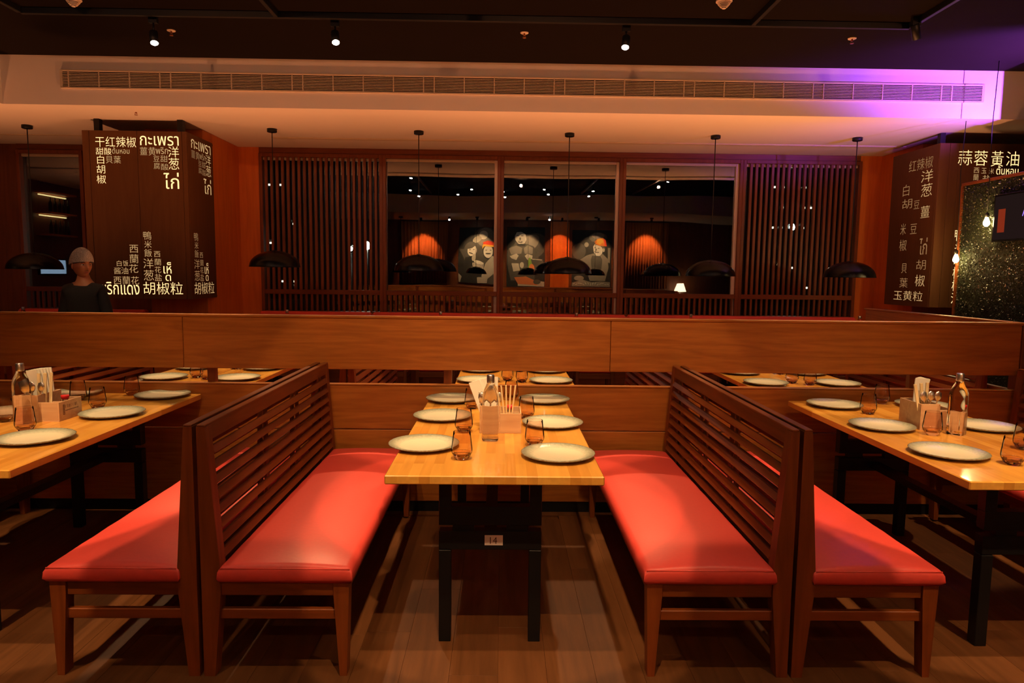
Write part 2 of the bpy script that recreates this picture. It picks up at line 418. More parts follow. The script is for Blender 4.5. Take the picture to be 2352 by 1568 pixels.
# columns clad in orange wood
k1 = struct('column_1', MB().box(-4.35, -3.65, 8.55, YW-0.02, 0, ZL-0.001, 0.004), 'orange_wood_Z'); setlab(k1, 'orange wooden column carrying the left sign box', 'column')
k2 = struct('column_2', MB().box(5.30, 6.4, 8.75, YW-0.02, 0, ZL-0.001, 0.004), 'orange_wood_Z'); setlab(k2, 'orange wooden column beside the right sign box', 'column')

# windows
def window(n, x0, x1, slats, label, light_frame=(), lows=True):
    r = sroot('window_%d' % n, label, (0, YW, 0))
    fw = 0.045
    mb = MB()
    mb.box(x0, x0+fw, -0.05, 0.06, 0.95, 3.17, 0.004); mb.box(x1-fw, x1, -0.05, 0.06, 0.95, 3.17, 0.004)
    mb.box(x0+fw, x1-fw, -0.05, 0.06, 3.12, 3.17, 0.004); mb.box(x0+fw, x1-fw, -0.05, 0.06, 0.95, 1.0, 0.004)
    mb.build('frame', 'frame_wood_Z', r)
    for xx in light_frame:
        MB().box(xx-0.022, xx+0.022, -0.005, 0.05, 0.98, 3.12, 0.003).build('metal_profile', 'metal_trim', r)
    MB().box(x0+fw, x1-fw, 0.0, 0.05, 3.085, 3.12, 0.003).build('head_profile', 'vent_paint', r)
    MB().box(x0+fw, x1-fw, 0.030, 0.038, 0.98, 3.10).build('pane', 'pane_glass', r)
    MB().box(x0+fw, x1-fw, -0.045, 0.0, 1.235, 1.30, 0.004).build('rail', 'frame_wood_X', r)
    p = 0.0755; cnt = int((x1-x0-2*fw)/p)
    st = (x0+x1)/2-(cnt-1)*p/2
    first = None; firstb = None
    for i in range(cnt):
        x = st+i*p
        if slats:
            if first is None: first = MB().box(-0.0175, 0.0175, -0.042, -0.004, 1.30, 3.12, 0.002).build('slat', 'frame_wood_Z', r, (x, 0, 0))
            else: dup(first, (x, 0, 0))
        if firstb is None: firstb = MB().box(-0.014, 0.014, -0.04, -0.006, 1.0, 1.235, 0.002).build('low_slat', 'frame_wood_Z', r, (x, 0, 0))
        else: dup(firstb, (x, 0, 0))
    return r
window(1, -3.37, -1.67, True, 'leftmost main window bay behind full height brown slats')
window(2, -1.67, -0.03, False, 'clear window bay just right of the left slatted bay', (-0.095,))
window(3, -0.03, 1.67, False, 'middle clear window bay of the three', (1.605,))
window(4, 1.67, 3.35, False, 'clear window bay left of the right slatted bay', (3.285,))
window(5, 3.35, 5.02, True, 'rightmost window bay behind full height brown slats')
window(6, -6.68, -5.78, False, 'narrow dark window bay left of the sign box')

# air grille in the bulkhead
g = thing('air_grille', 'long narrow slatted air grille set in the pale bulkhead', 'grille', (0, YB, 3.485))
gx0, gx1 = -4.52, 5.0
MB().box(gx0, gx1, -0.004, 0.0, -0.075, 0.075).build('backing', 'dark_void', g)
MB().box(gx0-0.025, gx1+0.025, -0.016, 0, 0.075, 0.095, 0.003).box(gx0-0.025, gx1+0.025, -0.016, 0, -0.095, -0.075, 0.003).box(gx0-0.025, gx0, -0.016, 0, -0.075, 0.075).box(gx1, gx1+0.025, -0.016, 0, -0.075, 0.075).build('frame', 'vent_paint', g)
bl = None
for i in range(9):
    z = -0.062+i*0.0155
    if bl is None: bl = MB().obox((0, -0.009, 0), ((gx1-gx0)/2, 0.005, 0.0022), Euler((R(25), 0, 0))).build('blade', 'vent_paint', g, ((gx0+gx1)/2, 0, z))
    else: dup(bl, ((gx0+gx1)/2, 0, z))
dv = None; x = gx0+0.06; k = 0
while x < gx1-0.05:
    if dv is None: dv = MB().box(-0.005, 0.005, -0.017, -0.004, -0.075, 0.075).build('divider', 'vent_paint', g, (x, 0, 0))
    else: dup(dv, (x, 0, 0))
    k += 1; x += 0.11 if k % 5 == 4 else 0.31

# ================================================================ PARTITION
YP = 4.34
pt = thing('booth_partition', 'long wooden plank screen between the front and second booth rows', 'partition', (0, YP, 0))
def board(x0, x1, z0, z1, y0=0.0, y1=0.04, parent=pt, name='board', mat='board_wood_X'):
    return MB().box(x0+0.0015, x1-0.0015, y0, y1, z0, z1, 0.003).build(name, mat, parent)
for (xa, xb) in ((-5.2, -2.02), (-2.02, 0.70), (0.70, 3.36)): board(xa, xb, 0.932, 1.26)
for (xa, xb) in ((-5.2, -1.13), (-1.13, 1.13), (1.13, 3.36)):
    board(xa, xb, 0.548, 0.830); board(xa, xb, 0.07, 0.540)
MB().box(-5.2, 3.38, -0.006, 0.052, 1.26, 1.276, 0.003).build('cap', 'board_wood_X', pt)
MB().box(-5.2, 3.36, -0.004, 0.046, 0.830, 0.838, 0.002).build('ledge', 'board_wood_X', pt)
MB().box(-5.2, 3.36, 0.008, 0.05, 0.0, 0.07).build('plinth', 'black_metal', pt)
for x in (-3.40, -1.865, -0.345, 1.18, 2.70): MB().box(x-0.026, x+0.026, 0.042, 0.085, 0.0, 1.255, 0.003).build('post', 'bench_wood_Z', pt)
MB().box(3.36, 3.41, -0.01, 0.09, 0.0, 1.276, 0.003).build('post', 'bench_wood_Z', pt)
# side return on the right
pr = thing('side_partition', 'low wooden side screen closing the booth row at the right', 'partition', (3.36, 0, 0))
MB().box(0, 0.04, YP+0.1, 6.25, 0.93, 1.262, 0.003).build('board', 'board_wood_Y', pr)
MB().box(0, 0.04, YP+0.1, 6.25, 0.05, 0.83, 0.003).build('board', 'board_wood_Y', pr)
MB().box(-0.008, 0.055, YP+0.1, 6.27, 1.262, 1.276, 0.003).build('cap', 'board_wood_Y', pr)
for y in (YP+0.5, 6.2): MB().box(0.04, 0.085, y-0.025, y+0.025, 0, 1.262, 0.003).build('post', 'bench_wood_Z', pr)

# ================================================================ BENCHES
def make_bench(d, L, label, group):
    """d=+1: sitters face +X. origin: back line at floor, front end; extends along +Y for L."""
    t = thing('booth_bench', label, 'bench', (0, 0, 0), group)
    X = lambda u: u*d
    def yb(a0, a1, y0, y1, z0, z1, bv, name, mat): return MB().box(X(a0), X(a1), y0, y1, z0, z1, bv).build(name, mat, t)
    prof = [(0.008, 0.0), (0.050, 0.0), (0.080, 0.33), (0.080, 0.44), (0.040, 0.974), (0.008, 0.974)]
    for y0 in (0.0, L-0.055):
        MB().prism([(X(p), q) for p, q in prof], 'Y', y0, y0+0.055).build('back_post', 'bench_wood_Z', t)
        MB().prism([(X(p), q) for p, q in [(0.505, 0.375), (0.565, 0.375), (0.552, 0.0), (0.525, 0.0), (0.505, 0.33)]], 'Y', y0+(0.004 if y0 == 0 else -0.004), y0+(0.056 if y0 == 0 else 0.05)).build('leg', 'bench_wood_Z', t)
        yb(0.075, 0.505, y0+0.012, y0+0.045, 0.318, 0.375, 0.003, 'seat_rail', 'bench_wood_X')
        yb(0.068, 0.520, y0+0.016, y0+0.040, 0.222, 0.262, 0.003, 'stretcher', 'bench_wood_X')
    yb(0.520, 0.552, 0.055, L-0.055, 0.318, 0.375, 0.003, 'front_apron', 'bench_wood_Y')
    yb(0.03, 0.062, 0.055, L-0.055, 0.318, 0.375, 0.003, 'rear_rail', 'bench_wood_Y')
    # top rail, leaning with the posts
    yb(0.010, 0.040, 0.0, L, 0.974, 0.982, 0.002, 'cap_rail', 'bench_wood_Y')
    MB().prism([(X(0.012), 0.915), (X(0.041), 0.915), (X(0.037), 0.974), (X(0.012), 0.974)], 'Y', 0.055, L-0.055).build('top_rail', 'bench_wood_Y', t)
    sl = None
    for i in range(8):
        z = 0.872-0.0580*i; u = 0.040+(0.974-z)*0.0749-0.010
        if sl is None: sl = MB().obox((0, L/2, 0), (0.0085, L/2-0.054, 0.0165), Euler((0, R(-24*d), 0)), 0.003).build('slat', 'bench_wood_Y', t, (X(u), 0, z))
        else: dup(sl, (X(u), 0, z))
    for y in (0.72, 1.22):
        MB().prism([(X(0.010), 0.42), (X(0.024), 0.42), (X(0.016), 0.92), (X(0.008), 0.92)], 'Y', y-0.022, y+0.022).build('brace', 'bench_wood_Z', t)
    # cushion: rounded slab with a slight crown
    nx, ny = 12, 26; u0, u1 = 0.072, 0.578; y0, y1 = -0.008, L-0.045; zb, zt = 0.377, 0.435
    vs = []; fs = []; e = 0.022
    def ring(t_):  # smooth edge falloff 0..1
        return math.sqrt(max(0.0, 1-(1-min(1.0, t_))**2))
    us = [0, .25, .55, 1]; 
    def stations(n, span):
        a_ = [0, e*0.12, e*0.4, e*0.75, e*1.2]; mid = [a_[-1]+(span-2*a_[-1])*i/n for i in range(1, n)]
        return a_+mid+[span-q for q in reversed(a_)]
    su = stations(8, u1-u0); sy = stations(18, y1-y0)
    for iu, u in enumerate(su):
        for iy, y in enumerate(sy):
            fu = min(u, (u1-u0)-u)/e; fy = min(y, (y1-y0)-y)/e
            k = ring(fu)*ring(fy)
            crown = 0.022*math.sin(math.pi*u/(u1-u0))**0.7*min(1, fy/9+0.55)
            wr = 0.0012*math.sin(y*37+u*11)
            vs.append((X(u0+u), y0+y, zt-e*0.8+(e*0.8)*k+crown*k+wr*k))
    W = len(sy)
    for iu in range(len(su)-1):
        for iy in range(W-1): fs.append([iu*W+iy, (iu+1)*W+iy, (iu+1)*W+iy+1, iu*W+iy+1])
    border = [iy for iy in range(W)]+[iu*W+W-1 for iu in range(1, len(su))]+[(len(su)-1)*W+iy for iy in range(W-2, -1, -1)]+[iu*W for iu in range(len(su)-2, 0, -1)]
    n0 = len(vs)
    for zz, ins in ((zb+0.014, -0.003), (zb, 0.006)):
        for bi in border:
            p = vs[bi]; cx, cy = X((u0+u1)/2), (y0+y1)/2
            dx = (ins if abs(abs(p[0])-u0) < 1e-6 or abs(abs(p[0])-u1) < 1e-6 else 0)*(1 if p[0] < cx else -1)
            dy = (ins if abs(p[1]-y0) < 1e-6 or abs(p[1]-y1) < 1e-6 else 0)*(1 if p[1] < cy else -1)
            vs.append((p[0]+dx, p[1]+dy, zz))
    nb = len(border)
    for i in range(nb):
        j = (i+1) % nb
        fs.append([border[i], border[j], n0+j, n0+i]); fs.append([n0+i, n0+j, n0+nb+j, n0+nb+i])
    fs.append([n0+nb+i for i in range(nb)])
    m = MB().add(vs, fs, 0, True); c = m.build('cushion', 'red_leather', t)
    ev = 0.0025   # piping seam along the upper edge
    pts = [(X(u0+0.010), y0+0.004, zt-0.004), (X(u1-0.008), y0+0.004, zt-0.004)]
    MB().tube(pts, ev, 6).build('seam', 'red_leather', c)
    return t
GB = 'red cushioned booth benches of the front row'
GB2 = 'red cushioned booth benches of the second row'
BY = 2.50
bR = make_bench(+1, 1.80, 'slatted bench with red seat, left of the front centre table', GB); bR.location = (-1.135, BY, 0)
bL = make_bench(-1, 1.80, 'slatted bench with red seat, back to back behind the centre table left bench', GB); bL.location = (-1.135, BY, 0)
dup(bL, (1.133, BY, 0), 'slatted bench with red seat, right of the front centre table')
dup(bR, (1.133, BY, 0), 'slatted bench with red seat, on the left side of the front right table')
dup(bR, (-3.56, BY, 0), 'bench with red seat at the far left edge of the picture')
dup(bL, (3.36, BY, 0), 'bench with red seat at the far right edge of the picture')
for (o, x, lab) in ((bR, -1.04, 'second row slatted bench left of the rear centre table'), (bL, -1.04, 'second row slatted bench right of the rear left table'),
                    (bL, 1.24, 'second row slatted bench right of the rear centre table'), (bR, 1.24, 'second row slatted bench left of the rear right table'),
                    (bR, -3.32, 'second row slatted bench left of the rear left table'), (bL, -3.32, 'second row bench behind the plank screen at far left, facing away'),
                    (bL, 3.34, 'second row slatted bench against the right side screen')):
    n = dup(o, (x, 4.58, 0), lab); n['group'] = GB2

# ================================================================ TABLES
TZ = 0.769
def make_table(label, L, group):
    t = thing('dining_table', label, 'table', (0, 0, 0), group)
    MB().box(-0.428, 0.428, 0, L, TZ-0.036, TZ, 0.004).build('tabletop', 'table_wood', t)
    for yy, sg in ((0.17, 1), (L-0.30, -1)):
        for s in (-1, 1):
            o = -0.018
            x = o+s*0.189
            MB().box(x-0.025, x+0.025, yy, yy+0.05, 0.0, 0.40, 0.002).build('leg', 'black_metal', t)
            MB().box(x-0.025, x+0.025, yy, yy+0.05, 0.586, TZ-0.036, 0.002).build('upper_leg', 'black_metal', t)
            MB().box(o+s*0.112-0.045, o+s*0.112+0.045, yy+0.008, yy+0.042, 0.482, 0.508).build('link_block', 'black_metal', t)
        MB().box(-0.232, 0.196, yy, yy+0.05, 0.403, 0.482, 0.002).build('lower_crossbar', 'black_metal', t)
        MB().box(-0.232, 0.196, yy, yy+0.05, 0.508, 0.588, 0.002).build('upper_crossbar', 'black_metal', t)
    for s in (-1, 1): MB().box(-0.018+s*0.10-0.02, -0.018+s*0.10+0.02, 0.17, L-0.25, TZ-0.066, TZ-0.036).build('top_bearer', 'black_metal', t)
    MB().box(-0.045, 0.01, 0.225, L-0.30, 0.425, 0.46).build('long_stretcher', 'black_metal', t)
    return t
GT = 'butcher block dining tables'
tC = make_table('wooden dining table in the middle of the front row, fully in view', 1.70, GT); tC.location = (-0.02, 2.585, 0)
dup(tC, (-2.335, 2.62, 0), 'wooden dining table cut off by the left picture edge, front row')
dup(tC, (2.255, 2.56, 0), 'wooden dining table cut off by the right picture edge, front row')
lb = MB().box(-0.036, 0.040, -0.0015, 0, -0.0215, 0.0215).build('paper_label', 'label_paper', tC, (-0.005, 0.17, 0.4445))
for o in (lb,): o['label'] = 'small pale paper label on the lower crossbar'
tS = make_table('second row wooden table seen through the gap behind the centre table', 1.68, GT); tS.location = (0.10, 4.66, 0)
dup(tS, (-2.175, 4.66, 0), 'second row wooden table seen through the gap at left')
dup(tS, (2.21, 4.66, 0), 'second row wooden table seen through the gap at right')
# ================================================================ TABLEWARE
T1, T2, T3 = 'front centre table', 'front left table', 'front right table'
def make_plate():
    pr = [(0.0, 0.004), (0.085, 0.004), (0.088, 0.0), (0.10, 0.001), (0.150, 0.013), (0.1585, 0.017), (0.1600, 0.0195), (0.1575, 0.0215), (0.150, 0.0205), (0.128, 0.0145), (0.112, 0.0100), (0.0, 0.0090)]
    return MB().lathe(pr, seg=56).build('dinner_plate', 'plate_glaze')
def make_tumbler():
    m = MB(); H = 0.118
    out = [(0.026, 0.0), (0.0345, 0.010), (0.0435, 0.028), (0.0450, 0.040), (0.0415, 0.075), (0.0365, H)]
    inn = [(0.0352, H+0.0006), (0.0340, H), (0.0395, 0.075), (0.0430, 0.040), (0.0415, 0.030), (0.030, 0.016), (0.0, 0.014)]
    m.lathe([(0.0435, 0.028), (0.0450, 0.040), (0.0440, 0.055), (0.0415, 0.075), (0.0385, 0.10), (0.0365, H), (0.0355, H+0.0012), (0.0345, H), (0.0365, 0.10), (0.0395, 0.075), (0.0420, 0.055), (0.0430, 0.040), (0.0418, 0.029)], seg=32)
    o = m.build('water_glass', 'tumbler_glass')
    # faceted tinted foot
    f = MB(); seg = 9; vs = []; fs = []
    prof = [(0.0, 0.0), (0.024, 0.0), (0.033, 0.009), (0.0430, 0.028), (0.0412, 0.0300), (0.028, 0.0165), (0.0, 0.0145)]
    f.lathe(prof, seg=18, sm=False)
    b = f.build('glass_foot', 'tumbler_base', o)
    return o
def make_bottle():
    m = MB()
    pr = [(0.0, 0.0), (0.034, 0.0), (0.0385, 0.004), (0.0390, 0.012), (0.0385, 0.19), (0.0375, 0.215), (0.031, 0.240), (0.021, 0.262), (0.0165, 0.275), (0.0160, 0.284), (0.0, 0.284)]
    m.lathe(pr, seg=48)
    def sq(p):
        r = math.hypot(p[0], p[1])
        if r < 1e-6: return p
        k = 1.0 if p[2] < 0.20 else max(0.0, 1-(p[2]-0.20)/0.065)
        c_, s_ = abs(p[0]/r), abs(p[1]/r); f = (c_**5+s_**5)**(-0.2); f = 1+(f-1)*k
        return (p[0]*f, p[1]*f, p[2])
    m.v = [sq(p) for p in m.v]
    o = m.build('water_bottle', 'bottle_glass')
    c = MB().lathe([(0.0, 0.312), (0.0165, 0.312), (0.0180, 0.309), (0.0180, 0.275), (0.0172, 0.273), (0.0, 0.273)], seg=28).build('metal_cap', 'steel', o)
    return o
plate = make_plate(); glass = make_tumbler(); bottle = make_bottle()
used = set()
def place(o, loc, lab, cat, grp, rz=None, name=None):
    rz = random.uniform(0, 6.28) if rz is None else rz
    if o.name not in used and o.users_collection and o.get('label') is None:
        used.add(o.name); o.location = loc; o.rotation_euler = (0, 0, rz); return tag(o, lab, cat, grp)
    n = dup(o, loc, lab, rz); n['category'] = cat; n['group'] = grp; return n
PL = [(T1, 'farthest on the left of the', -0.302, 4.17), (T1, 'middle one on the left of the', -0.314, 3.655), (T1, 'nearest on the left of the', -0.345, 3.035),
      (T1, 'farthest on the right of the', 0.269, 4.17), (T1, 'middle one on the right of the', 0.272, 3.505), (T1, 'nearest on the right of the', 0.250, 2.885),
      (T2, 'farthest on the right of the', -2.095, 4.21), (T2, 'middle one on the right of the', -2.092, 3.655), (T2, 'nearest on the right of the', -2.126, 3.095),
      (T2, 'half hidden, far left of the', -2.67, 4.25), (T2, 'cut by picture edge, left of the', -2.64, 3.66),
      (T3, 'farthest on the left of the', 2.042, 4.09), (T3, 'middle one on the left of the', 2.005, 3.50), (T3, 'nearest on the left of the', 2.007, 2.965),
      (T3, 'middle one on the right of the', 2.56, 3.51), (T3, 'farthest, half behind the caddy on the', 2.60, 4.10)]
for t, w_, x, y in PL: place(plate, (x, y, TZ), 'cream plate with grey rim, %s %s' % (w_, t), 'plate', 'plates on the %s' % t)
GLS = [(T1, 'left of the bottle, farthest, on the', -0.166, 3.92), (T1, 'left of the bottle, middle one, on the', -0.181, 3.325), (T1, 'nearest on the left, touching a plate on the', -0.162, 2.830),
       (T1, 'farthest on the right of the', 0.066, 4.215), (T1, 'behind the middle right plate on the', 0.141, 3.665), (T1, 'right of the bottle, nearest, on the', 0.157, 3.07),
       (T2, 'behind the farthest right plate on the', -2.312, 4.262), (T2, 'behind the sauce bottle on the', -2.521, 4.06), (T2, 'behind the middle right plate on the', -2.278, 3.84),
       (T2, 'at the left picture edge on the', -2.535, 3.47), (T2, 'in front of the bottle on the', -2.285, 3.262),
       (T3, 'beside the farthest left plate on the', 2.128, 3.865), (T3, 'farthest, behind the caddy on the', 2.40, 4.21), (T3, 'in front of the caddy on the', 2.174, 3.345),
       (T3, 'nearest the camera at the right edge of the', 2.180, 2.81), (T3, 'behind the nearest glass at the edge of the', 2.43, 3.07)]
for t, w_, x, y in GLS: place(glass, (x, y, TZ), 'pinkish glass tumbler %s %s' % (w_, t), 'glass', 'tumblers on the %s' % t)
for t, x, y in ((T1, -0.048, 3.165), (T2, -2.392, 3.40), (T3, 2.306, 3.36)):
    place(bottle, (x, y, TZ), 'clear glass water bottle with metal cap on the %s' % t, 'bottle', 'water bottles on the front tables', 0 if t == T1 else R(40))
for (t, tx) in (('rear centre table', 0.10), ('rear left table', -2.175), ('rear right table', 2.21)):
    for y, rk in ((4.93, 'nearest'), (5.47, 'middle'), (6.02, 'farthest')):
        for s, sd in ((-1, 'left'), (1, 'right')):
            place(plate, (tx+s*0.265, y, TZ), 'cream plate, %s on the %s of the %s in the gap' % (rk, sd, t), 'plate', 'plates on the %s' % t)
            place(glass, (tx+s*0.052, y+0.05 if s < 0 else y-0.02, TZ), 'pinkish tumbler, %s on the %s of the %s in the gap' % (rk, sd, t), 'glass', 'tumblers on the %s' % t)
# ---- caddies
def make_caddy(label):
    t = thing('cutlery_caddy', label, 'caddy', (0, 0, 0), 'pale wooden condiment caddies')
    th = 0.006; W = 0.205; D = 0.19; h1, h2 = 0.137, 0.100; xm = -0.005
    def p(x0, x1, y0, y1, z0, z1, n, mt='box_wood'): return MB().box(x0, x1, y0, y1, z0, z1, 0.001).build(n, mt, t)
    p(-W/2, W/2, -D/2, D/2, 0, th, 'base')
    p(-W/2, -W/2+th, -D/2, D/2, th, h1, 'side_panel'); p(xm-th/2, xm+th/2, -D/2, D/2, th, h1, 'side_panel')
    p(W/2-th, W/2, -D/2, D/2, th, h2, 'side_panel')
    p(-W/2+th, xm-th/2, -D/2, -D/2+th, th, h1, 'end_panel'); p(-W/2+th, xm-th/2, D/2-th, D/2, th, h1, 'end_panel')
    p(xm+th/2, W/2-th, -D/2, -D/2+th, th, h2, 'end_panel'); p(xm+th/2, W/2-th, D/2-th, D/2, th, h2, 'end_panel')
    p(xm+th/2, W/2-th, -0.012, -0.007, th, h2-0.01, 'divider')
    # worn dark print: upright block mark, a row of thin capitals and a thin line
    m = MB(); x = W/2; e = 0.0006
    m.box(x, x+e, -0.062, -0.048, 0.030, 0.034); m.box(x, x+e, -0.062, -0.059, 0.034, 0.078); m.box(x, x+e, -0.051, -0.048, 0.034, 0.078); m.box(x, x+e, -0.062, -0.048, 0.078, 0.082)
    for k in range(5): m.box(x, x+e, -0.058, -0.052, 0.038+0.008*k, 0.042+0.008*k)
    for k, (a0, a1) in enumerate(((0, 1), (1, 1), (1, 1), (0, 1), (0, 1), (1, 0), (0, 1))):
        y = -0.042+0.0155*k; m.box(x, x+e, y, y+0.0015, 0.062, 0.078)
        if a0: m.box(x, x+e, y+0.005, y+0.0065, 0.062, 0.078)
        if a1: m.box(x, x+e, y, y+0.006, 0.0768, 0.078)
    for k in range(16): m.box(x, x+e, -0.042+0.0068*k, -0.038+0.0068*k, 0.047, 0.051)
    m.build('printed_logo', 'ink', t)
    return t
cadd = make_caddy('pale wooden caddy behind the bottle on the front centre table'); cadd.location = (0.0, 3.395, TZ)
CP = [('front centre table', 0.0, 3.395), ('front left table', -2.362, 3.57), ('front right table', 2.278, 3.545)]
dup(cadd, (CP[1][1], CP[1][2], TZ), 'pale wooden caddy with printed side on the front left table')
dup(cadd, (CP[2][1], CP[2][2], TZ), 'pale wooden caddy with cutlery on the front right table')
def stick_bm():
    return MB().obox((0, 0, 0.118), (0.0038, 0.0034, 0.118), None, 0.0008)
chop = None; nap = None; spo = None; frk = None; soyb = None
def lean(o, x, y, z, ax, ay, az=0):
    o.location = (x, y, z); o.rotation_euler = (ax, ay, az)
for ti, (t, cx, cy) in enumerate(CP):
    zb = TZ+0.0065
    # napkins: folded cards fanned in the tall slot
    for k in range(6):
        if nap is None:
            nap = MB().obox((0, 0, 0.126), (0.030, 0.0016, 0.125), None, 0.0006).obox((0, 0.0034, 0.123), (0.030, 0.0014, 0.122), None, 0.0006).build('napkin', 'napkin_paper'); n = nap
        else: n = dup(nap)
        tag(n, 'folded cream paper napkin fanned out in the caddy on the %s' % t, 'napkin', 'napkins in the caddy on the %s' % t)
        if ti == 0: lean(n, cx-0.046+0.001*k, cy+0.008+0.010*k, zb, 0.0, R(-21+4.0*k), R(3*k-8))
        elif ti == 1: lean(n, cx-0.050+0.001*k, cy+0.005+0.012*k, zb, R(4-1*k), R(-8+0.8*k), R(-6+3*k))
        else: lean(n, cx-0.056+0.001*k, cy+0.010+0.011*k, zb, R(0), R(2+2.6*k), R(2*k-5))
    for k in range(6):
        if chop is None: chop = stick_bm().build('chopstick', 'chopstick_wood'); n = chop
        else: n = dup(chop)
        tag(n, 'plain wooden chopstick standing in the caddy on the %s' % t, 'chopstick', 'chopsticks in the caddy on the %s' % t)
        sx = (-0.075, -0.048, -0.084)[ti]
        if ti == 0: lean(n, cx+0.012+0.007*k, cy-0.080+0.009*(k % 2), zb, R(6), R(-14+4.0*k))
        elif ti == 1: lean(n, cx-0.030+0.016*(k//2)+0.0078*(k % 2), cy-0.055+0.02*(k//2), zb-0.012+0.012, R(-2), R(1+0.8*(k//2)))
        else: lean(n, cx-0.078+0.014*(k//2)+0.0078*(k % 2), cy-0.062+0.01*(k//2), zb, R(2), R(-13+6*(k//2)))
    for k in range(3):
        if spo is None:
            m = MB(); m.obox((0, 0, 0.075), (0.0035, 0.0012, 0.075), None, 0.0005)
            m.lathe([(0.0, -0.0275), (0.008, -0.024), (0.0165, -0.008), (0.0185, 0.006), (0.0140, 0.022), (0.0, 0.029)], (0, 0.001, 0.168), 20, scale=(1, 0.32))
            spo = m.build('spoon', 'steel'); n = spo
        else: n = dup(spo)
        tag(n, '%s metal spoon standing bowl up in the caddy on the %s' % (('left', 'middle', 'right')[k], t), 'spoon', 'spoons in the caddy on the %s' % t)
        lean(n, cx-0.060+0.018*k+(-0.008 if ti == 0 else 0), cy-0.072+0.006*k, zb-0.0, R(3), R(-8+8*k))
    for k in range(2):
        if frk is None:
            m = MB(); m.obox((0, 0, 0.070), (0.0035, 0.0011, 0.070), None, 0.0005); m.obox((0, 0, 0.148), (0.0105, 0.0011, 0.010), None, 0.0008)
            for q in range(4): m.obox((-0.009+0.006*q, 0.0005, 0.176), (0.0015, 0.0011, 0.020), None, 0.0005)
            frk = m.build('fork', 'steel'); n = frk
        else: n = dup(frk)
        tag(n, '%s metal fork with tines up in the caddy on the %s' % (('left', 'right')[k], t), 'fork', 'forks in the caddy on the %s' % t)
        lean(n, cx-0.088+0.014*k, cy-0.050+0.008*k, zb, R(2), R(-3+3*k))
    if soyb is None:
        soyb = thing('soy_sauce_bottle', 'x', 'bottle')
        MB().lathe([(0.0, 0.0), (0.024, 0.0), (0.026, 0.004), (0.025, 0.030), (0.018, 0.060), (0.0135, 0.072), (0.0, 0.072)], seg=24).build('sauce', 'soy', soyb)
        MB().lathe([(0.0135, 0.0722), (0.0130, 0.088), (0.0, 0.088)], seg=24).build('neck', 'small_glass', soyb)
        MB().lathe([(0.0, 0.108), (0.019, 0.108), (0.0205, 0.105), (0.0175, 0.088), (0.0, 0.088)], seg=24).build('cap', 'red_plastic', soyb); n = soyb
    else: n = dup(soyb)
    tag(n, 'small soy sauce bottle with red cap in the caddy on the %s' % t, 'bottle', 'soy sauce bottles in the caddies'); n.location = (cx+0.048, cy+0.045, TZ+0.0065)

# ================================================================ WINDOW ROW
def sofa(x0, x1, lab):
    t = thing('banquette', lab, 'sofa', ((x0+x1)/2, 9.66, 0), 'red banquettes under the windows'); h = (x1-x0)/2-0.006
    MB().box(-h, h, -0.52, -0.02, 0.05, 0.36, 0.004).build('base', 'frame_wood_X', t)
    MB().box(-h, h, -0.56, -0.14, 0.36, 0.46, 0.025).build('seat', 'red_leather', t)
    MB().box(-h, h, -0.20, -0.06, 0.46, 1.0, 0.03).build('backrest', 'red_leather', t)
sofa(-3.36, -1.80, 'red banquette back under the left slatted window')
sofa(-1.80, 1.745, 'long red banquette back under the middle clear windows')
sofa(1.745, 4.98, 'red banquette back under the right slatted window')
sofa(-6.66, -4.9, 'red banquette back at the far left beyond the standing man')
PX = [(-5.69, 'far left, before the narrow window'), (-2.78, 'second from left, lit yellow inside'), (-1.02, 'third from left, before the left clear window'), (0.80, 'fourth from left, before the middle window'), (2.575, 'fifth from left, before the right clear window'), (4.31, 'rightmost, before the right slatted window')]
ZR = [1.545, 1.606, 1.580, 1.568, 1.556, 1.560]
def make_pendant(zr, label, rear=False):
    t = thing('pendant_lamp', label, 'lamp', (0, 0, 0), 'black dome pendant lamps')
    MB().lathe([(0.0, ZL), (0.058, ZL), (0.058, ZL-0.035), (0.052, ZL-0.04), (0.0, ZL-0.04)], seg=24).build('canopy', 'black_metal', t)
    MB().tube([(0, 0, zr+0.20), (0, 0, ZL-0.038)], 0.0055, 6).build('rod', 'black_metal', t)
    Rr, H = 0.298, 0.195; n = 16; o_ = []; i_ = []
    for k in range(n+1):
        a_ = math.pi/2*k/n; o_.append((max(Rr*math.cos(a_), 0.0)**1.0, zr+H*math.sin(a_)))
    o_ = [(Rr+0.003, zr-0.004), (Rr+0.003, zr)]+o_[1:]
    for k in range(n+1):
        a_ = math.pi/2*k/n; i_.append(((Rr-0.006)*math.cos(a_), zr-0.004+(H-0.004)*math.sin(a_)))
    MB().lathe(o_, seg=56).build('dome', 'black_gloss', t)
    MB().lathe(i_, seg=56).build('inner_dome', 'shade_inside', t, fix=True)
    MB().lathe([(0.0, zr+0.20), (0.028, zr+0.20), (0.028, zr+0.16), (0.0, zr+0.16)], seg=16).build('socket', 'black_metal', t)
    MB().lathe([(0.0, zr+0.085), (0.020, zr+0.093), (0.030, zr+0.115), (0.024, zr+0.140), (0.013, zr+0.16), (0.0, zr+0.16)], seg=16).build('bulb', 'bulb_warm', t)
    return t
def pend_light(t, zr, p):
    l = bpy.data.lights.new('bulb_light', 'POINT'); l.energy = p; l.color = WARM; l.shadow_soft_size = 0.04
    o = bpy.data.objects.new('bulb_light', l); C.objects.link(o); o.parent = t; o.location = (0, 0, zr+0.06)
for i, (x, w_) in enumerate(PX):
    t = make_pendant(ZR[i], 'black dome pendant lamp, '+w_); t.location = (x, 8.45, 0); pend_light(t, ZR[i], 55)
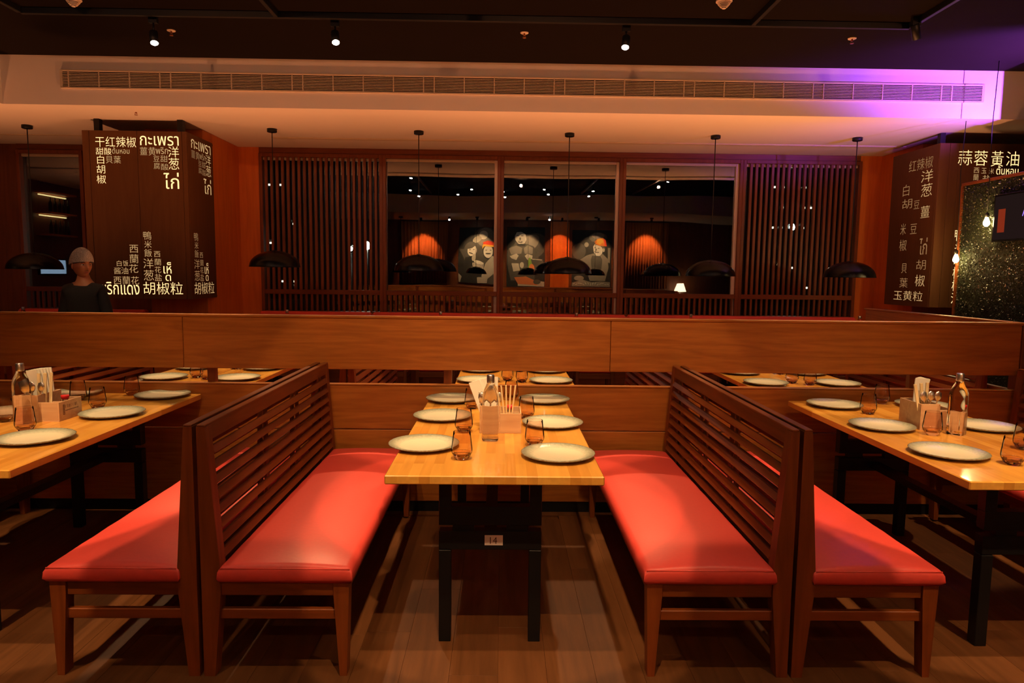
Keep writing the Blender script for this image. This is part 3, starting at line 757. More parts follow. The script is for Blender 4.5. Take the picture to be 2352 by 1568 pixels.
for x, w_ in ((-3.07, 'leftmost'), (-0.74, 'second'), (0.75, 'third'), (2.88, 'fourth'), (4.53, 'rightmost')):
    t = make_pendant(1.57, 'black dome lamp mirrored small in the window, %s of five behind the camera' % w_); t.location = (x, -1.5, 0); pend_light(t, 1.57, 10)
# window tables
def wtable(x, i):
    t = thing('window_table', 'small wooden window table under the '+('far left', 'second', 'third', 'fourth', 'fifth', 'rightmost')[i]+' pendant lamp', 'table', (x, 8.5, 0), 'window tables')
    MB().box(-0.40, 0.40, -0.35, 0.35, 0.733, TZ, 0.004).build('tabletop', 'table_wood', t)
    MB().box(-0.035, 0.035, -0.035, 0.035, 0.02, 0.733).build('pedestal', 'black_metal', t)
    MB().box(-0.25, 0.25, -0.25, 0.25, 0.0, 0.02, 0.003).build('foot_plate', 'black_metal', t)
for i, (x, _) in enumerate(PX): wtable(x, i)
for x, w_ in ((-5.862, 'far left behind the screen, left of the man'), (-2.645, 'under the yellow lit lamp'), (-0.754, 'under the third pendant lamp'), (0.928, 'under the fourth pendant lamp'), (2.355, 'under the fifth pendant lamp'), (4.473, 'under the rightmost pendant lamp')):
    place(bottle, (x, 8.45, TZ), 'capped bottle tip above the screen, '+w_, 'bottle', 'water bottles on the window tables', 0)
# chairs on the aisle side
def make_chair():
    t = thing('dining_chair', 'x', 'chair', (0, 0, 0), 'wooden chairs at the window tables')
    for sx in (-1, 1):
        MB().box(sx*0.20-0.018, sx*0.20+0.018, -0.20, -0.165, 0, 0.86, 0.003).build('leg', 'frame_wood_Z', t)
        MB().box(sx*0.20-0.018, sx*0.20+0.018, 0.165, 0.20, 0, 0.42, 0.003).build('leg', 'frame_wood_Z', t)
        MB().box(sx*0.20-0.012, sx*0.20+0.012, -0.165, 0.165, 0.36, 0.42, 0.002).build('side_apron', 'frame_wood_Y', t)
    MB().box(-0.182, 0.182, -0.195, -0.170, 0.37, 0.43, 0.002).build('back_apron', 'frame_wood_X', t)
    MB().box(-0.182, 0.182, 0.170, 0.195, 0.37, 0.43, 0.002).build('front_apron', 'frame_wood_X', t)
    MB().box(-0.215, 0.215, -0.16, 0.215, 0.43, 0.475, 0.015).build('seat', 'red_leather', t)
    for z in (0.56, 0.66, 0.76): MB().box(-0.182, 0.182, -0.192, -0.172, z, z+0.04, 0.003).build('back_slat', 'frame_wood_X', t)
    MB().box(-0.182, 0.182, -0.195, -0.170, 0.82, 0.86, 0.003).build('top_rail', 'frame_wood_X', t)
    return t
ch = make_chair(); first = True
for i, (x, _) in enumerate(PX):
    for s, sd in ((-1, 'left'), (1, 'right')):
        lab = 'wooden chair, %s one at the %s window table' % (sd, ('far left', 'second', 'third', 'fourth', 'fifth', 'rightmost')[i])
        if first: ch.location = (x+s*0.27, 7.9, 0); ch['label'] = lab; first = False
        else: dup(ch, (x+s*0.27, 7.9, 0), lab)

# ================================================================ SIGN BOXES
def text_mesh(txt):
    cu = bpy.data.curves.new('t', 'FONT'); cu.body = txt; cu.size = 1; cu.resolution_u = 3; cu.offset = -0.009 if ord(txt[0]) > 0x2000 else 0.0
    o = bpy.data.objects.new('t', cu); C.objects.link(o); bpy.context.view_layer.update()
    dg = bpy.context.evaluated_depsgraph_get(); me = bpy.data.meshes.new_from_object(o.evaluated_get(dg))
    vs = [v.co.copy() for v in me.vertices]; fs = [list(p.vertices) for p in me.polygons]
    bpy.data.objects.remove(o); bpy.data.curves.remove(cu); bpy.data.meshes.remove(me)
    return vs, fs
TC = {}
def lettering(txt, u0, u1, z0, z1, mp, mat, parent, name='lettering', d=0.004):
    if txt not in TC: TC[txt] = text_mesh(txt)
    vs, fs = TC[txt]
    if not vs: return None
    ax = min(v.x for v in vs); bx_ = max(v.x for v in vs); ay = min(v.y for v in vs); by = max(v.y for v in vs)
    P = [mp(u0+(v.x-ax)/(bx_-ax)*(u1-u0), z0+(v.y-ay)/(by-ay)*(z1-z0)) for v in vs]
    return MB().add(P, fs).build(name, mat, parent, fix=False)
LEFT=[('干红辣椒',-4.629,-4.171,2.932,3.048,1),('甜酸',-4.628,-4.452,2.846,2.923,1),('ต้นหอม',-4.444,-4.249,2.860,2.931,0),('白',-4.617,-4.540,2.744,2.837,1),('貝葉',-4.519,-4.351,2.751,2.835,0),('胡',-4.628,-4.533,2.636,2.731,1),('椒',-4.633,-4.528,2.524,2.620,1),('กะเพรา',-4.126,-3.690,2.956,3.062,1),('薑黄',-4.130,-3.953,2.845,2.937,0),('พริก',-3.950,-3.814,2.862,2.937,0),('洋',-3.811,-3.691,2.828,2.948,1),('葱',-3.811,-3.693,2.692,2.820,1),('豆',-3.983,-3.913,2.777,2.838,0),('甜',-3.903,-3.820,2.773,2.847,0),('腐',-3.981,-3.912,2.694,2.765,0),('酸',-3.900,-3.814,2.683,2.755,0),('ไก่',-3.876,-3.701,2.473,2.656,1),('鴨',-4.132,-4.040,1.894,1.989,0),('米',-4.124,-4.041,1.801,1.883,0),('飯',-4.128,-4.042,1.699,1.789,0),('洋',-4.143,-4.029,1.566,1.680,0),('葱',-4.144,-4.029,1.429,1.548,0),('西',-4.018,-3.946,1.698,1.764,0),('蘭',-4.015,-3.939,1.603,1.679,0),('花',-4.015,-3.943,1.518,1.589,0),('盐',-4.019,-3.938,1.424,1.506,0),('เห็',-3.916,-3.824,1.509,1.640,1),('ด',-3.896,-3.833,1.424,1.495,1),('胡椒粒',-4.155,-3.700,1.267,1.411,1),('西',-4.295,-4.197,1.744,1.833,0),('蘭',-4.298,-4.199,1.625,1.726,0),('花',-4.308,-4.206,1.514,1.612,0),('白',-4.448,-4.394,1.588,1.653,0),('饭',-4.377,-4.317,1.589,1.654,0),('酱',-4.484,-4.406,1.497,1.575,0),('油',-4.401,-4.322,1.498,1.576,0),('西蘭花',-4.492,-4.202,1.379,1.472,0),('พริกแดง',-4.666,-4.201,1.261,1.405,1),]
RIGHT=[('蒜',5.269,5.432,2.868,3.038,1),('蓉',5.454,5.612,2.865,3.035,1),('黃',5.654,5.798,2.858,3.033,1),('油',5.830,5.982,2.866,3.031,1),('西',5.461,5.524,2.779,2.841,0),('玉',5.551,5.610,2.777,2.838,0),('米',5.640,5.699,2.774,2.834,0),('ต้นหอม',5.726,5.985,2.767,2.868,1),('蘭',5.462,5.523,2.697,2.767,0),('花',5.463,5.524,2.617,2.688,0),('盐',5.571,5.662,2.678,2.759,0),('鴨',5.296,5.414,1.998,2.131,1),('米',5.302,5.417,1.851,1.964,1),('飯',5.301,5.422,1.724,1.832,1),('椒',5.303,5.422,1.556,1.695,1),('檬',5.304,5.423,1.413,1.547,1),('汁',5.305,5.425,1.264,1.389,1),]

lsb = thing('sign_box', 'tall brown wooden box sign with glowing Chinese and Thai words, left', 'sign', (0, 8.0, 0))
def sbox(t, x0, x1, dz, joints, mat='sign_wood'):
    D = dz
    xs = [x0]+joints+[x1]
    for i in range(len(xs)-1): MB().box(xs[i]+0.002, xs[i+1]-0.002, 0.0, 0.03, 1.215, 3.115, 0.002).build('front_panel', mat, t)
    MB().box(x0+0.004, x1-0.004, 0.031, D, 1.225, 1.245).build('bottom_panel', mat, t)
    MB().box(x0+0.004, x1-0.004, 0.031, D, 3.085, 3.105).build('top_panel', mat, t)
sbox(lsb, -4.78, -3.60, 0.72, [-4.70, -4.16, -3.655])
MB().box(-4.78, -4.75, 0.032, 0.72, 1.215, 3.115).build('side_panel', 'sign_wood', lsb)
MB().box(-3.63, -3.60, 0.032, 0.70, 1.215, 3.115).build('side_panel', 'sign_wood', lsb)
for x in (-4.62, -3.68): MB().box(x-0.03, x+0.03, 0.02, 0.09, 3.105, ZL).build('hanger', 'black_metal', lsb)
for (t, u0, u1, z0, z1, k) in LEFT:
    lettering(t, u0, u1, z0, z1, lambda u, z: (u, -0.0015, z), 'letter_bright' if k else 'letter_mid', lsb)
SIDE = [r for r in LEFT if r[1] > -4.16]
for (t, u0, u1, z0, z1, k) in SIDE:
    f = lambda u: 0.075+(u+4.155)/(4.155-3.69)*0.56
    lettering(t, f(u0), f(u1), z0, z1, lambda u, z: (-3.5985, u, z), 'letter_mid' if k else 'letter_dim', lsb, 'side_lettering')
rsb = thing('sign_box', 'tall wooden box sign with glowing words at right, behind the green panel', 'sign', (0, 8.0, 0))
sbox(rsb, 5.05, 6.6, 0.95, [5.17, 5.28])
MB().box(5.05, 5.08, 0.032, 0.95, 1.215, 3.115).build('side_panel', 'sign_wood', rsb)
for x in (5.14,): MB().box(x-0.03, x+0.03, 0.10, 0.16, 3.105, ZL).build('hanger', 'black_metal', rsb)
for (t, u0, u1, z0, z1, k) in RIGHT:
    lettering(t, u0, u1, z0, z1, lambda u, z: (u, -0.0015, z), 'letter_bright' if k else 'letter_mid', rsb)
# left face of the right box (text runs from the far end towards the camera)
RS = [('红辣椒', 0.62, 0.12, 2.86, 3.00, 0), ('洋', 0.34, 0.10, 2.70, 2.84, 1), ('葱', 0.32, 0.10, 2.53, 2.68, 1), ('白', 0.72, 0.58, 2.58, 2.72, 0), ('胡', 0.72, 0.50, 2.42, 2.54, 0), ('豆', 0.46, 0.34, 2.40, 2.50, 0), ('薑', 0.30, 0.12, 2.28, 2.42, 1),
      ('米', 0.72, 0.60, 2.10, 2.24, 0), ('豆', 0.50, 0.36, 2.10, 2.22, 0), ('椒', 0.72, 0.56, 1.90, 2.04, 0), ('ไก่', 0.28, 0.12, 1.84, 2.04, 0), ('胡', 0.32, 0.12, 1.66, 1.78, 0), ('貝', 0.64, 0.52, 1.62, 1.74, 0), ('椒', 0.32, 0.12, 1.46, 1.60, 1), ('葉', 0.66, 0.48, 1.44, 1.56, 0), ('玉黄粒', 0.78, 0.14, 1.28, 1.40, 1)]
for (t, u0, u1, z0, z1, k) in RS:
    lettering(t, u0*0.95, u1*0.95, z0, z1, lambda u, z: (5.0485, u, z), 'letter_mid' if k else 'letter_dim', rsb, 'side_lettering')
# handwriting on the table's paper label
lettering('14', -0.014, 0.016, -0.015, 0.014, lambda u, z: (u, -0.0019, z), 'ink', lb, 'handwriting')

# ================================================================ CEILING FITTINGS
def track(lab, x0, x1, y0, y1):
    t = thing('light_track', lab, 'track', ((x0+x1)/2, (y0+y1)/2, ZH))
    hx = max(0.018, (x1-x0)/2); hy = max(0.018, (y1-y0)/2)
    MB().box(-hx, hx, -hy, hy, -0.05, 0.0, 0.003).build('rail', 'black_metal', t)
track('long black lighting track running across the dark ceiling', -4.05, 3.46, 6.02, 6.02)
track('black lighting track running toward the camera at far left', -4.05, -4.05, 1.0, 5.995)
track('black lighting track running toward the camera, left of centre', -1.92, -1.92, 1.0, 5.995)
track('black lighting track running toward the camera, right of centre', 2.11, 2.11, 1.0, 5.995)
track('black lighting track running toward the camera at far right', 3.46, 3.46, 1.0, 5.995)
def spotlight(loc, tgt, label, power, size=42, blend=0.15, col=WARM, on=True, soft=0.025, grp='black track spotlights', zc_=ZH):
    t = thing('track_spotlight', label, 'spotlight', loc, grp)
    d = (Vector(tgt)-Vector(loc)).normalized(); q = d.to_track_quat('-Z', 'Y'); e = q.to_euler()
    MB().lathe([(0.0, 0.12), (0.030, 0.12), (0.034, 0.115), (0.036, 0.0), (0.031, 0.0), (0.031, 0.010), (0.0, 0.010)], seg=24, rot=e).build('lamp_body', 'black_metal', t)
    MB().lathe([(0.0, 0.002), (0.0295, 0.002), (0.0295, 0.0085), (0.0, 0.0085)], seg=20, rot=e).build('lens', 'lens_on' if on else 'black_gloss', t)
    top = q @ Vector((0, 0, 0.08)); up = zc_-loc[2]
    if up > 0.03:
        MB().tube([(top.x, top.y, top.z), (top.x, top.y, up-0.05)], 0.008, 8).build('stem', 'black_metal', t)
        MB().box(top.x-0.035, top.x+0.035, top.y-0.017, top.y+0.017, up-0.075, up-0.0).build('adapter', 'black_metal', t)
    if power:
        l = bpy.data.lights.new('beam', 'SPOT'); l.energy = power; l.color = col; l.spot_size = R(size); l.spot_blend = blend; l.shadow_soft_size = soft
        o = bpy.data.objects.new('beam', l); C.objects.link(o); o.parent = t; o.location = d*0.004; o.rotation_mode = 'QUATERNION'; o.rotation_quaternion = q
    return t
# lit heads the photo shows on the long track
spotlight((-2.98, 6.08, 3.47), (-2.3, 4.9, 0.8), 'lit track spotlight, leftmost of the three over the grille', SPOT_W*1.2, 45)
spotlight((-1.44, 6.08, 3.50), (-0.9, 4.6, 0.8), 'lit track spotlight, second of the three over the grille', SPOT_W*1.0, 45)
spotlight((1.04, 6.08, 3.50), (0.6, 4.7, 0.8), 'lit track spotlight, rightmost of the three over the grille', SPOT_W*1.2, 45)
spotlight((3.46, 5.9, 3.55), (4.4, 6.6, 1.2), 'unlit black track spotlight at the upper right corner', 0, on=False)
# heads above the upper edge of the picture
spotlight((0.0, 5.0, 3.6), (0.0, 4.95, 0.8), 'lit spotlight peeking at the top edge, centre', SPOT_W*1.2, 46)
spotlight((2.24, 5.0, 3.6), (2.2, 4.95, 0.8), 'lit spotlight peeking at the top edge, right', SPOT_W*1.2, 46)
UPL = 'lit ceiling spotlight above the %s, above the picture edge'
for tx, nm in ((-2.30, 'front left table'), (0.0, 'front centre table'), (2.26, 'front right table')):
    spotlight((tx, 2.2, 3.60), (tx, 3.25, 0.45), UPL % nm+' (near row)', SPOT_W*(1.2 if tx == 0 else 1.5), 30, 0.02)
    spotlight((tx+0.05, 1.0, 3.60), (tx, 2.85, 0.45), UPL % nm+' (rear row)', SPOT_W*(1.25 if tx == 0 else 1.5), 26, 0.02)
for x, nm in ((-1.15, 'left bench pair (added fill)'), (1.15, 'right bench pair (added fill)')):
    spotlight((x, 1.7, 3.60), (x*0.85, 3.3, 0.6), UPL % nm, SPOT_W*0.42, 74, 0.5)  # wide fill spots added to lift the benches outside the table pools
for (x, y, tx, ty, p, s, nm) in ((-0.75, 2.75, -0.75, 3.7, 0.5, 40, 'left seat'), (0.98, 2.75, 0.85, 3.7, 0.5, 40, 'right seat'), (-3.95, 4.3, -3.6, 6.6, 0.35, 30, 'man in the hair net'), (-2.0, 4.3, -2.2, 5.2, 0.8, 44, 'rear left table'), (3.6, 4.3, 2.6, 4.6, 0.8, 44, 'rear right table')):
    spotlight((x, y, 3.60), (tx, ty, 0.75), UPL % nm, SPOT_W*p, s)
for x, nm in ((-1.6, 'left'), (1.4, 'right')):
    spotlight((x, -1.2, 3.14), (x*0.8, 2.6, 0.3), 'small spotlight in the low ceiling behind the camera, %s of two' % nm, SPOT_W*0.15, 55, 0.3, zc_=ZL, grp='rear ceiling spotlights')
# wide amber spots added to brighten the bulkhead and the window wall
for x, nm in ((-3.0, 'left'), (0.4, 'middle'), (3.6, 'right')):
    spotlight((x, 3.4, 3.60), (x*1.05, 9.0, 2.9), 'added fill spotlight turned toward the window wall, %s of three, above the picture' % nm, 32, 100, 0.9, AMBER, soft=0.03)
# unseen uplights added in the aisle to brighten the low ceiling
for x, nm in ((-5.7, 'leftmost'), (-2.8, 'second'), (0.0, 'middle'), (2.3, 'fourth'), (3.95, 'rightmost')):
    t = thing('fill_uplight', 'added fill uplight in the aisle, unseen behind the booths, %s of five' % nm, 'lamp', (x, 6.75, 0), 'added fill uplights')
    MB().lathe([(0.0, 0), (0.11, 0), (0.11, 0.015), (0.02, 0.02), (0.02, 0.70), (0.05, 0.72), (0.075, 0.80), (0.068, 0.80), (0.045, 0.73), (0.0, 0.73)], seg=24).build('stand', 'black_metal', t)
    MB().lathe([(0.0, 0.75), (0.035, 0.75), (0.03, 0.735), (0.0, 0.732)], seg=16).build('lamp_glass', 'bulb_warm', t)
    l = bpy.data.lights.new('uplight', 'SPOT'); l.energy = UP_FILL_W; l.color = AMBER; l.spot_size = R(140); l.spot_blend = 1.0; l.shadow_soft_size = 0.06
    o = bpy.data.objects.new('uplight', l); C.objects.link(o); o.parent = t; o.location = (0, 0, 0.79); o.rotation_euler = (R(180), 0, 0)

def detector(x, y, lab):
    t = thing('smoke_detector', lab, 'detector', (x, y, ZH), 'smoke detectors on the dark ceiling')
    MB().lathe([(0.0, 0.0), (0.062, 0.0), (0.064, -0.012), (0.058, -0.018), (0.0, -0.018)], seg=28).build('base', 'detector_white', t)
    MB().lathe([(0.053, -0.018), (0.050, -0.024), (0.0, -0.024)], seg=28).lathe([(0.018, -0.060), (0.014, -0.066), (0.0, -0.067)], seg=20).build('cap', 'detector_white', t)
    for k in range(4): MB().lathe([(0.047-0.007*k, -0.028-0.008*k), (0.048-0.007*k, -0.032-0.008*k), (0.040-0.007*k, -0.032-0.008*k), (0.040-0.007*k, -0.028-0.008*k)], seg=24, closed=True).build('vent_ring', 'detector_white', t)
    MB().lathe([(0.036, -0.02), (0.012, -0.062), (0.0, -0.062)], seg=16).build('core', 'dark_void', t)
detector(-3.48, 5.80, 'pale round smoke detector at the upper left of the picture')
detector(1.731, 5.60, 'pale round smoke detector at the upper right of the picture')
def sprinkler(x, y, z, lab):
    t = thing('sprinkler_head', lab, 'sprinkler', (x, y, z), 'small ceiling sprinklers')
    MB().lathe([(0.0, 0), (0.038, 0), (0.036, -0.008), (0.0, -0.010)], seg=20).build('escutcheon', 'detector_white', t)
    MB().lathe([(0.0, -0.01), (0.008, -0.01), (0.008, -0.03), (0.0, -0.03)], seg=12).lathe([(0.0, -0.046), (0.016, -0.046), (0.016, -0.049), (0.0, -0.049)], seg=12).box(-0.012, -0.009, -0.002, 0.002, -0.047, -0.02).box(0.009, 0.012, -0.002, 0.002, -0.047, -0.02).build('nozzle', 'copper', t)
sprinkler(-3.03, 6.50, ZH, 'small sprinkler beside the leftmost lit spotlight')
sprinkler(0.18, 6.40, ZH, 'small sprinkler at the top centre of the dark ceiling')
sprinkler(3.16, 6.40, ZH, 'small sprinkler at the right end of the dark ceiling')
sprinkler(-3.95, 8.0-0.4, ZL, 'small round fitting on the low ceiling above the left sign')
# purple flood lamp, right end of the bulkhead; unseen plate added to cut its beam
fx = thing('flood_lamp', 'small purple flood lamp with an added shadow plate beside the bulkhead, right', 'lamp', (5.19, 6.30, 2.95))
MB().box(-0.05, 0.05, -0.12, -0.02, -0.10, 0.04, 0.004).build('housing', 'black_metal', fx)
MB().box(0.012, 0.018, -0.02, 0.44, -0.05, 0.76).build('shadow_plate', 'black_metal', fx)
MB().tube([(0, -0.07, 0.04), (0, -0.07, 0.77)], 0.008, 8).build('stem', 'black_metal', fx)
l = bpy.data.lights.new('flood', 'SPOT'); l.energy = 240; l.color = (0.38, 0.08, 1.0); l.spot_size = R(116); l.spot_blend = 0.5; l.shadow_soft_size = 0.012
o = bpy.data.objects.new('flood', l); C.objects.link(o); o.parent = fx; o.location = (0, 0, 0)
o.rotation_mode = 'QUATERNION'; o.rotation_quaternion = Vector((-0.25, 0.56, 0.84)).to_track_quat('-Z', 'Y')

# ================================================================ MOSS WALL, BULBS, SCREEN
mw = thing('moss_wall', 'dark green leafy wall panel at the right, lit by two bulbs', 'wall panel', (5.02, 0, 0))
MB().box(0, 0.10, 4.6, 7.48, 0, 2.56).build('backing', 'moss_base', mw)
MB().box(-0.02, 0.10, 4.6, 7.50, 2.56, 2.59, 0.002).box(-0.02, 0.10, 7.481, 7.51, 0, 2.56, 0.002).build('wood_edge', 'frame_wood_Y', mw)
rr = random.Random(3); m = MB()
for k in range(32000):
    y = rr.uniform(5.9, 7.47) if k < 22000 else rr.uniform(4.62, 5.9); z = rr.uniform(0.9, 2.55) if k % 4 or k < 12000 else rr.uniform(0.05, 0.9); s_ = rr.uniform(0.005, 0.013)
    n_ = Vector((-1, rr.uniform(-1.1, 1.1), rr.uniform(-1.1, 1.1))).normalized(); u = n_.orthogonal().normalized()
    u = Matrix.Rotation(rr.uniform(0, 6.28), 3, n_) @ u; v_ = n_.cross(u); p = Vector((-rr.uniform(0.004, 0.03), y, z))
    m.add([p-u*s_, p+v_*s_*0.45, p+u*s_, p-v_*s_*0.45], [(0, 1, 2, 3)])
lf = m.build('leaves', 'moss_leaf', mw, fix=False); lf['kind'] = 'stuff'
for (x, y, z, lab) in ((4.93, 6.97, 2.15, 'glowing filament bulb hanging before the green panel, beside the dark screen'), (4.93, 7.40, 1.79, 'glowing filament bulb at the left edge of the green panel, lower one')):
    t = thing('filament_bulb', lab, 'bulb', (x, y, z), 'hanging filament bulbs')
    MB().lathe([(0.0, -0.062), (0.012, -0.060), (0.028, -0.040), (0.030, -0.022), (0.020, 0.010), (0.013, 0.030), (0.0, 0.030)], seg=20).build('glass', 'bulb_glow', t)
    MB().lathe([(0.0, 0.075), (0.012, 0.075), (0.018, 0.068), (0.018, 0.030), (0.0, 0.030)], seg=16).build('socket', 'black_metal', t)
    MB().tube([(0, 0, 0.07), (0.004, 0.01, 0.5), (-0.004, 0.02, 0.9), (0, 0.0, ZH-z if y < YB else ZL-z)], 0.004, 6).build('cord', 'black_metal', t)
    l = bpy.data.lights.new('glow', 'POINT'); l.energy = 3.5; l.color = (1.0, 0.62, 0.22); l.shadow_soft_size = 0.03
    o = bpy.data.objects.new('glow', l); C.objects.link(o); o.parent = t; o.location = (-0.06, 0, -0.03)
tv = thing('wall_screen', 'dark wall screen with purple letter at the right picture edge', 'screen', (4.965, 0, 0))
MB().box(0.0, 0.045, 5.80, 6.93, 1.93, 2.40, 0.003).build('casing', 'black_gloss', tv)
MB().box(-0.002, 0.0, 5.82, 6.91, 1.95, 2.38).build('display', 'screen_dark', tv)
MB().box(-0.003, -0.002, 6.76, 6.855, 2.02, 2.25).build('red_block', 'screen_red', tv)
lettering('A', 6.535, 6.47, 2.16, 2.25, lambda u, z: (-0.0035, u, z), 'screen_purple', tv)

# ================================================================ PERSON
def blob(mb, c, r, rot=None, seg=20, rings=14, mi=0, fn=None):
    vs = []; fs = []
    for i in range(rings+1):
        th = math.pi*i/rings
        for k in range(seg):
            ph = 2*math.pi*k/seg; p = Vector((math.sin(th)*math.cos(ph), math.sin(th)*math.sin(ph), math.cos(th)))
            if fn: p = fn(p)
            p = Vector((p.x*r[0], p.y*r[1], p.z*r[2]))
            if rot: p = rot.to_matrix() @ p
            vs.append((p.x+c[0], p.y+c[1], p.z+c[2]))
    for i in range(rings):
        for k in range(seg): fs.append([i*seg+k, i*seg+(k+1) % seg, (i+1)*seg+(k+1) % seg, (i+1)*seg+k])
    return mb.add(vs, fs, mi, True)
def G(x, s): return math.exp(-(x/s)**2)
def head_mesh(parent):
    # face looks toward -Y in local space; origin at the centre of the head
    vs = []; fs = []; seg, rings = 64, 56
    for i in range(rings+1):
        th = math.pi*i/rings
        for k in range(seg):
            ph = 2*math.pi*k/seg
            d = Vector((math.sin(th)*math.sin(ph), -math.sin(th)*math.cos(ph), math.cos(th)))
            x, y, z = d.x*0.074, d.y*0.096, d.z*0.118
            if z < 0: f = 1-0.30*(-z/0.118)**1.5; x *= f
            if z < 0 and y > 0: y *= 1-0.35*(-z/0.118)
            if y < 0:
                fr = 1.0
                y -= 0.024*G(x, 0.011)*(G(z+0.022, 0.016)*1.0+G(z+0.002, 0.018)*0.45)     # nose
                y += 0.012*(G(abs(x)-0.030, 0.014)*G(z-0.008, 0.013))                        # eye sockets
                y -= 0.007*G(z-0.030, 0.010)*G(x, 0.05)                                      # brow
                y -= 0.007*G(x, 0.022)*(G(z+0.056, 0.006)+0.9*G(z+0.067, 0.006))             # lips
                y -= 0.011*G(x, 0.022)*G(z+0.095, 0.014)                                     # chin
                y -= 0.006*G(abs(x)-0.042, 0.016)*G(z+0.018, 0.018)                          # cheeks
            vs.append((x, y, z))
    for i in range(rings):
        for k in range(seg): fs.append([i*seg+k, i*seg+(k+1) % seg, (i+1)*seg+(k+1) % seg, (i+1)*seg+k])
    mb = MB().add(vs, fs, 0, True)
    for s in (-1, 1): blob(mb, (s*0.073, 0.010, -0.012), (0.010, 0.018, 0.032), Euler((R(8), 0, R(20*s))), 12, 10)
    h = mb.build('head', 'skin', parent, weld=True)
    for s in (-1, 1):
        m = MB(); blob(m, (s*0.030, -0.0745, 0.006), (0.0135, 0.009, 0.0085), None, 14, 10); m.build('eye', 'eye_white', h)
        m = MB(); blob(m, (s*0.030+0.002, -0.0810, 0.006), (0.0058, 0.004, 0.0062), None, 10, 8); m.build('iris', 'hair_black', h)
        m = MB(); m.tube([(s*0.014, -0.094, 0.024), (s*0.030, -0.094, 0.029), (s*0.047, -0.080, 0.024)], [0.0028, 0.0038, 0.002], 6); m.build('eyebrow', 'hair_black', h)
        m = MB(); m.tube([(s*0.016, -0.083, 0.012), (s*0.030, -0.087, 0.0155), (s*0.044, -0.076, 0.010)], [0.0015, 0.0022, 0.0015], 6); m.build('eyelid', 'skin', h)
    m = MB(); m.tube([(-0.024, -0.084, -0.061), (-0.008, -0.096, -0.058), (0, -0.098, -0.059), (0.008, -0.096, -0.058), (0.024, -0.084, -0.061)], [0.001, 0.0036, 0.003, 0.0036, 0.001], 8)
    m.tube([(-0.020, -0.085, -0.064), (0, -0.096, -0.068), (0.020, -0.085, -0.064)], [0.001, 0.0045, 0.001], 8); m.build('lips', 'lips', h)
    m = MB(); m.tube([(-0.020, -0.090, -0.048), (0, -0.101, -0.046), (0.020, -0.090, -0.048)], [0.001, 0.0028, 0.001], 6); m.build('moustache', 'hair_black', h)
    def cap(p):
        q = p.copy()
        return q
    m = MB(); vs = []; fs = []; seg, rings = 32, 12
    def shell(mul, zc, lo, name, mat, ripple=0):
        m = MB(); vs = []; fs = []
        for i in range(rings+1):
            th = math.pi*lo*i/rings
            for k in range(seg):
                ph = 2*math.pi*k/seg; rp = 1+ripple*math.sin(ph*16)*(i/rings)**2
                tilt = 0.026*math.cos(ph)*(i/rings)
                vs.append((math.sin(th)*math.sin(ph)*0.074*mul*rp, -math.sin(th)*math.cos(ph)*0.096*mul*rp+0.006, zc+math.cos(th)*0.118*mul+tilt))
        for i in range(rings):
            for k in range(seg): fs.append([i*seg+k, i*seg+(k+1) % seg, (i+1)*seg+(k+1) % seg, (i+1)*seg+k])
        return m.add(vs, fs, 0, True).build(name, mat, h, weld=True)
    shell(1.07, 0.004, 0.50, 'hair', 'hair_black')
    shell(1.24, 0.010, 0.50, 'hair_net', 'hair_net', 0.025)
    return h
def skinned(name, pts, edges, radii, mat, parent, sub=2):
    me = bpy.data.meshes.new(name); me.from_pydata(pts, edges, []); o = bpy.data.objects.new(name, me); C.objects.link(o)
    me.materials.append(MATS[mat]); sk = o.modifiers.new('skin', 'SKIN')
    for i, r in enumerate(radii):
        d = me.skin_vertices[0].data[i]; d.radius = r if isinstance(r, tuple) else (r, r); d.use_root = (i == 0)
    sk.use_smooth_shade = True
    sb = o.modifiers.new('sub', 'SUBSURF'); sb.levels = sb.render_levels = sub
    bpy.context.view_layer.update(); dg = bpy.context.evaluated_depsgraph_get()
    m2 = bpy.data.meshes.new_from_object(o.evaluated_get(dg)); bpy.data.objects.remove(o); bpy.data.meshes.remove(me)
    o = bpy.data.objects.new(name, m2); C.objects.link(o); o.parent = parent
    return o
